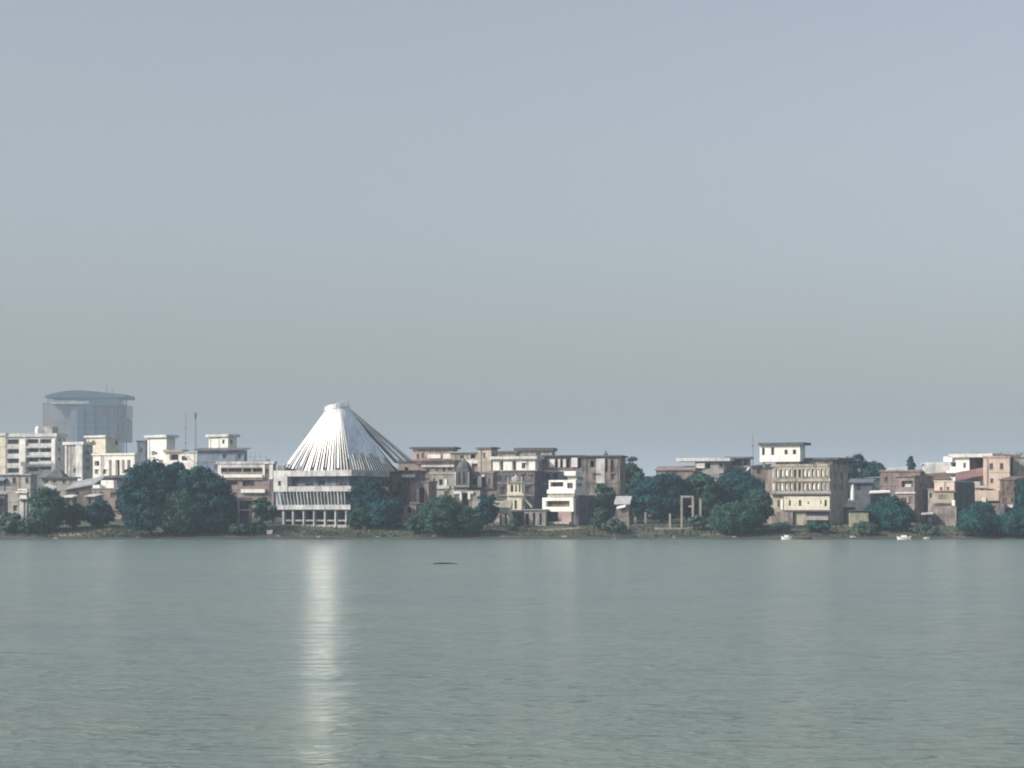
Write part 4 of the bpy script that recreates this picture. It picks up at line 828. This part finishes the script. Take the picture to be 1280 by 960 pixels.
def plant(label, xl, xr, yt, yb, Y, m='leaf_dark', kind='tree', dens=1.0, leaf=.34, clump=None, squash=1.0, group=None, lean=0):
    if yb > 657 and Y < 476: Y = float(np.interp(yb, [657, 664, 669.5, 674], [466, 460, 454.5, 451.5])) + .8 * math.sin(xl)
    s = Y / F; X = Xp((xl + xr) / 2, Y); rx = (xr - xl) * s / 2 * 1.13; yt -= (yb - yt) * .06; yb += (yb - yt) * .10; g = terr(X, Y); zt = Zp(yt, Y); zb = max(Zp(yb, Y), g + .05)
    ry = min(rx, 6 if Y > 463 else 4.5) * squash; cz = zb + (zt - zb) * .45; r = thing('tree' if kind == 'tree' else 'bush', label, kind, (X, Y, g), 0, group)
    hgt = zt - zb
    nc = clump or int(max(18, min(120, rx * hgt * 2.2)))
    cr = max(.55, min(2.5, .36 * min(rx, hgt)))
    cs = []; tries = 0
    while len(cs) < nc and tries < 6000:
        tries += 1
        p = rng.uniform(-1, 1, 3); d = np.linalg.norm(p)
        if d > 1 or d < .35: continue
        x = p[0] * (rx - cr * .75); y = p[1] * max(.3, ry - cr * .5)
        z = cz + (p[2] * (zt - cz - cr * .8) if p[2] > 0 else p[2] * (cz - zb - cr * .3))
        if p[2] < 0: x *= 1.0 - .12 * p[2] * p[2]
        cs.append((x + lean * (z - zb), y, z))
    P_, N_, S_ = [], [], []
    for c in cs:
        k = cr * rng.uniform(.5, 1.25); n = int(dens * 75 * k * k / (leaf / .34) ** 2) + 12
        d = rng.normal(size=(n, 3)); d /= np.linalg.norm(d, axis=1, keepdims=True); d[:, 2] = np.where(d[:, 2] < -.3, -d[:, 2] * .6, d[:, 2])
        rad = k * rng.uniform(.55, 1.08, (n, 1)); q = np.array(c) + d * rad * np.array([1, 1, .8])
        keep = (q[:, 2] > g - .1); q = q[keep]; P_.append(q); N_.append(d[keep] + rng.normal(size=q.shape) * .45); S_.append(leaf * rng.uniform(.6, 1.25, len(q)))
    cen = np.concatenate(P_); cen[:, 2] -= g
    leaves_mesh('crown' if kind == 'tree' else 'foliage', cen, np.concatenate(N_), np.concatenate(S_), m, r)
    mb = MB(); tr = max(.08, min(.4, rx * .07))
    top = cz - g + .3 * hgt
    if kind == 'tree':
        mb.tube([(0, 0, -.3), (.1, 0, max(.5, (zb - g) * .6)), (lean * 2, .1, max(1, cz - g)), (lean * 4, .1, max(1.4, top))], [tr * 1.3, tr, tr * .65, tr * .2], 7)
        for c in cs[::3]: mb.tube([(0, .0, max(.4, (cz - g) * .55)), (c[0] * .5, c[1] * .5, (c[2] - g) * .75 + .1), (c[0] * .95, c[1] * .95, c[2] - g)], [tr * .5, tr * .3, tr * .08], 5)
        mb.build('trunk', 'bark', r)
    else:
        for c in cs[::4]: mb.tube([(c[0] * .15, c[1] * .15, -.2), (c[0] * .8, c[1] * .8, max(.2, (c[2] - g) * .8))], [tr * .6, tr * .15], 5)
        mb.build('stem', 'bark', r)
    return r
T = plant
T('broad dark tree with the tallest crown left of the fan roofed hall', 150, 226, 577, 670, 466, 'leaf_haze_blue', leaf=.4)
T('dark tree leaning right, joined to the tallest tree left of the hall', 212, 291, 588, 668, 470, 'leaf_haze_blue', leaf=.4)
T('dark tree crown bridging the two big dark trees left of the hall', 196, 246, 580, 660, 473, 'leaf_haze_blue', leaf=.4)
T('mid green tree in front, filling the foot of the two big dark trees', 190, 262, 610, 671, 462, 'leaf_mid')
T('greyish green tree crown peeping out behind the big trees, below the blue grey shed', 226, 272, 582, 640, 490, 'leaf_mid')
T('mid green bushy tree by the left shore, right of the white porch', 36, 82, 611, 662, 468, 'leaf_mid', leaf=.36)
T('dark round bush in the yellow grass at the left', 104, 142, 625, 656, 466, 'leaf_haze_blue', 'bush')
T('ragged green bush between the round bush and the bushy tree', 78, 108, 628, 658, 468, 'leaf_mid', 'bush')
T('pale scrub at the left edge of the shore', -6, 26, 640, 668, 462, 'leaf_pale', 'bush')
T('scrub in front of the white porch on the shore', 22, 50, 645, 669, 459, 'leaf_pale', 'bush')
T('grey green shrub left of the concrete frame posts', 255, 284, 638, 668, 462, 'leaf_pale', 'bush')
T('grey green shrub covering the foot of the unfinished concrete frame', 282, 318, 653, 669, 461, 'leaf_pale', 'bush')
T('tree with a flat crown between the concrete frame and the hall', 314, 340, 620, 655, 476, 'leaf_mid')
T('low tree filling the gap between the pale pink house and the hall', 328, 354, 632, 656, 482, 'leaf_mid')
T('low scrub beside the tiny white shore hut', 310, 334, 650, 669, 459, 'leaf_mid', 'bush')
T('tall blue green tree hiding the right flank of the fan roofed hall', 436, 484, 596, 658, 460, 'leaf_haze_blue', squash=.6)
T('spreading tree right of the hall tree, over the white tank', 458, 503, 622, 660, 465, 'leaf_haze_blue')
T('bush at the foot of the hall corner', 434, 462, 632, 662, 458, 'leaf_mid', 'bush', squash=.5)
T('low dark bush between the tall hall tree and the shore shrubs', 482, 500, 640, 662, 462, 'leaf_haze_blue', 'bush')
T('low green shrub left of the big round shore bush', 505, 532, 645, 668, 460, 'leaf_mid', 'bush')
T('big round teal bush on the shore before the ruined houses', 524, 578, 620, 672, 457, 'leaf_mid', 'bush', leaf=.3)
T('lower teal bush joined to the right of the big round bush', 562, 607, 632, 671, 456, 'leaf_mid', 'bush', leaf=.3)
T('small very dark tree left of the cream porch', 594, 622, 615, 655, 466, 'leaf_haze_blue')
T('little green shrub on the path below the cream porch', 632, 650, 650, 664, 461, 'leaf_pale', 'bush')
T('dark tree crown rising behind the right end of the weathered mansion', 772, 806, 571, 640, 515, 'leaf_mid')
T('mid green tree between the mansion and the big dark trees', 782, 818, 592, 650, 490, 'leaf_mid')
T('scrubby bush at the right foot of the white house', 738, 764, 632, 664, 466, 'leaf_mid', 'bush')
T('bush in front of the weathered mansion', 742, 772, 606, 650, 482, 'leaf_mid', 'bush')
T('low pale shrub below the garden house', 752, 782, 648, 666, 460, 'leaf_pale', 'bush')
T('huge dark tree mass left of the bare concrete columns', 792, 862, 588, 662, 478, 'leaf_haze_blue', leaf=.4)
T('dark tree behind the bare concrete columns', 840, 898, 593, 660, 484, 'leaf_dark', leaf=.4)
T('pale creeper covered tree between the two darkest tree masses', 864, 896, 588, 640, 478, 'leaf_mid')
T('broad dark tree left of the four storey building', 886, 962, 588, 655, 486, 'leaf_haze_blue', leaf=.4)
T('rounded green bush under the broad dark tree, right of the columns', 888, 950, 628, 670, 464, 'leaf_mid', 'bush', leaf=.32)
T('small green tree against the left wall of the four storey building', 930, 966, 610, 660, 472, 'leaf_mid')
T('low shrub at the foot of the bare columns', 858, 884, 644, 664, 460.5, 'leaf_pale', 'bush')
T('large round dense tree on the skyline right of the four storey building', 1030, 1106, 565, 625, 545, 'leaf_haze_blue', leaf=.42, clump=75, dens=1.1)
T('bushy green tree below the long white awning', 1083, 1134, 619, 660, 474, 'leaf_dark')
T('low green bush in front of the pinkish house', 1098, 1146, 632, 664, 468, 'leaf_dark', 'bush')
T('slim dark curved tree on the skyline above the terrace house', 1134.5, 1144.5, 569, 598, 530, 'leaf_haze_blue', leaf=.3, clump=60, dens=1.8, lean=-.06)
T('scrub before the awning of the four storey building', 1008, 1040, 651, 668, 461, 'leaf_mid', 'bush')
T('low weeds at the left foot of the four storey building', 955, 990, 652, 668, 461, 'leaf_pale', 'bush')
T('dark bush against the grey side of the cream house', 1202, 1246, 626, 664, 466, 'leaf_haze_blue', 'bush', leaf=.34)
T('large teal bush at the right end of the shore', 1196, 1256, 640, 674, 456, 'leaf_dark', 'bush', leaf=.32)
T('teal bush running out of the right edge of the picture', 1240, 1300, 638, 674, 457, 'leaf_dark', 'bush', leaf=.32)
T('tall dark tree at the right edge of the picture', 1266, 1310, 598, 660, 466, 'leaf_haze_blue')
T('weedy scrub in front of the yellow hut', 1066, 1100, 652, 670, 459, 'leaf_pale', 'bush')
T('weedy scrub below the cream house base', 1140, 1176, 655, 670, 458, 'leaf_pale', 'bush')
for i, (a, b, c, d) in enumerate(((-60, -12, 600, 470), (-110, -50, 585, 500), (-170, -100, 592, 480), (-230, -160, 600, 495), (-300, -220, 590, 510))):
    T(['nearest', 'second', 'third', 'fourth', 'fifth'][i] + ' of the trees standing past the left edge of the picture', a, b, c, 652, d, 'leaf_mid')
for i, (a, b, c, d) in enumerate(((1316, 1370, 596, 500), (1360, 1430, 588, 480), (1420, 1500, 600, 500), (1490, 1580, 592, 510))):
    T(['nearest', 'second', 'third', 'fourth'][i] + ' of the trees standing past the right edge of the picture', a, b, c, 652, d, 'leaf_dark')
T('hedge like bush beyond the right edge of the houses', 1300, 1360, 620, 672, 462, 'leaf_mid', 'bush')

# rough grass on the bank: too many blades to count
n = 42000
gx_ = rng.uniform(-135, 135, n); gy_ = 451.6 + 22 * rng.beta(1.05, 2.4, n)
pat = np.sin(gx_ * .35 + 1) + np.sin(gx_ * .13 + gy_ * .4) + rng.normal(size=n) * .8
k = pat > -.6; gx_, gy_ = gx_[k], gy_[k]
cen = np.array([(x, y, terr(x, y) + .12) for x, y in zip(gx_, gy_)]); nr = rng.normal(size=cen.shape); nr[:, 2] *= .25; nr[:, 1] -= .4
o = leaves_mesh('bank_grass', cen, nr, rng.uniform(.12, .38, len(cen)), 'grass_leaf'); tag(o, 'rough grass and weeds growing on the river bank', 'grass', kind='stuff')

# ------------------------------------------------------------------ boats and a floating dark line
def boat(label, px, py, length_px, m, canopy=False, Y=447.5):
    Y = Y or EYE * F / (py - HZ); L = length_px * Y / F; X = Xp(px, Y); r = thing('rowing_boat', label, 'boat', (X, Y, 0)); n = 9; W = L * .22; Hh = .4
    rows = []
    for i in range(n):
        t = i / (n - 1) * 2 - 1; wv = W / 2 * (1 - abs(t) ** 2.6) + .03; sh = Hh + .28 * t * t
        rows.append([(t * L / 2, -wv, sh), (t * L / 2 * .93, -wv * .55, -.12), (t * L / 2 * .93, wv * .55, -.12), (t * L / 2, wv, sh)])
    mb = MB()
    for a, b in zip(rows[:-1], rows[1:]):
        for j in range(3): mb.quad(a[j], b[j], b[j + 1], a[j + 1])
    hull = mb.build('hull', m, r)
    mb = MB()
    for a, b in zip(rows[:-1], rows[1:]):
        for j in (0, 3):
            p, q = Vector(a[j]), Vector(b[j]); mb.tube([p, q], .06, 5)
    mb.build('gunwale', m, r)
    for t in (-.3, .05, .4): mb = MB(); mb.box(t * L / 2 - .12, t * L / 2 + .12, -W * .42, W * .42, .36, .41); mb.build('thwart', 'boat_wood', r)
    if canopy:
        mb = MB(); k = 7
        for i in range(k):
            a0, a1 = math.pi * i / k, math.pi * (i + 1) / k
            p = [(-L * .22, -math.cos(a0) * W * .45, .5 + .4 * math.sin(a0)), (L * .2, -math.cos(a0) * W * .45, .5 + .4 * math.sin(a0)), (L * .2, -math.cos(a1) * W * .45, .5 + .4 * math.sin(a1)), (-L * .22, -math.cos(a1) * W * .45, .5 + .4 * math.sin(a1))]
            mb.quad(*p)
        mb.build('canopy', m, r)
    return r
boat('white boat with a rounded cover moored below the pinkish house', 1130, 673.6, 18, 'boat', True)
boat('small white boat moored left of a long dark boat', 983, 673.4, 13, 'boat', True)
boat('long dark wooden boat lying next to the small white boat', 1003, 673.6, 24, 'boat_wood')
q = random.Random(3)
for px, wh in ((70, 'below the yellow grass at the left'), (172, 'below the tallest dark tree'), (347, 'right of the tiny white hut'), (398, 'below the columns of the hall'), (472, 'below the small white rounded tank'), (628, 'below the cream porch'),
               (706, 'below the pink ground floor wall'), (768, 'below the garden house'), (842, 'below the bare concrete columns'), (918, 'below the rounded green bush'), (1066, 'below the yellow hut'), (1158, 'right of the covered white boat')):
    Y = q.uniform(449.8, 452.5); x = Xp(px, Y); rad_ = q.uniform(.25, .6)
    mb = MB(); mb.lathe((x, Y, terr(x, Y) - .1), [(rad_, 0), (rad_ * 1.05, rad_ * .3), (rad_ * .75, rad_ * .6), (rad_ * .2, rad_ * .75)], 7)
    mb.v = [(x + (v[0] - x) * 1.4 + q.uniform(-.06, .06), v[1] + q.uniform(-.06, .06), v[2] + q.uniform(-.04, .04)) for v in mb.v]
    tag(mb.build('shore_stone', 'grey_plaster'), "pale stone at the water's edge " + wh, 'stone', "pale stones along the water's edge")
mb = MB(); Y = EYE * F / 65; x = Xp(557, Y); mb.tube([(x - 1.5, Y, .02), (x - .6, Y + .1, .09), (x + .5, Y, .07), (x + 1.5, Y - .1, 0)], [.04, .09, .08, .03], 8)
tag(mb.build('dark_sliver', 'dark'), 'dark log drifting on the open water right of the bright streak', 'sliver')  # thin dark tube lying on the water

# ------------------------------------------------------------------ the hazy air
mb = MB(); mb.box(-2620, 2620, -160, 8020, -1.7, 142); hz = mb.build('haze', 'white'); hz.data.materials.clear()
hm = bpy.data.materials.new('haze'); hm.use_nodes = True; n = hm.node_tree; n.nodes.remove(n.nodes['Principled BSDF'])
pv = n.nodes.new('ShaderNodeVolumePrincipled'); pv.inputs['Color'].default_value = (.65, .79, .965, 1); pv.inputs['Density'].default_value = .00021
n.links.new(pv.outputs[0], n.nodes['Material Output'].inputs['Volume']); hz.data.materials.append(hm); tag(hz, kind='stuff')
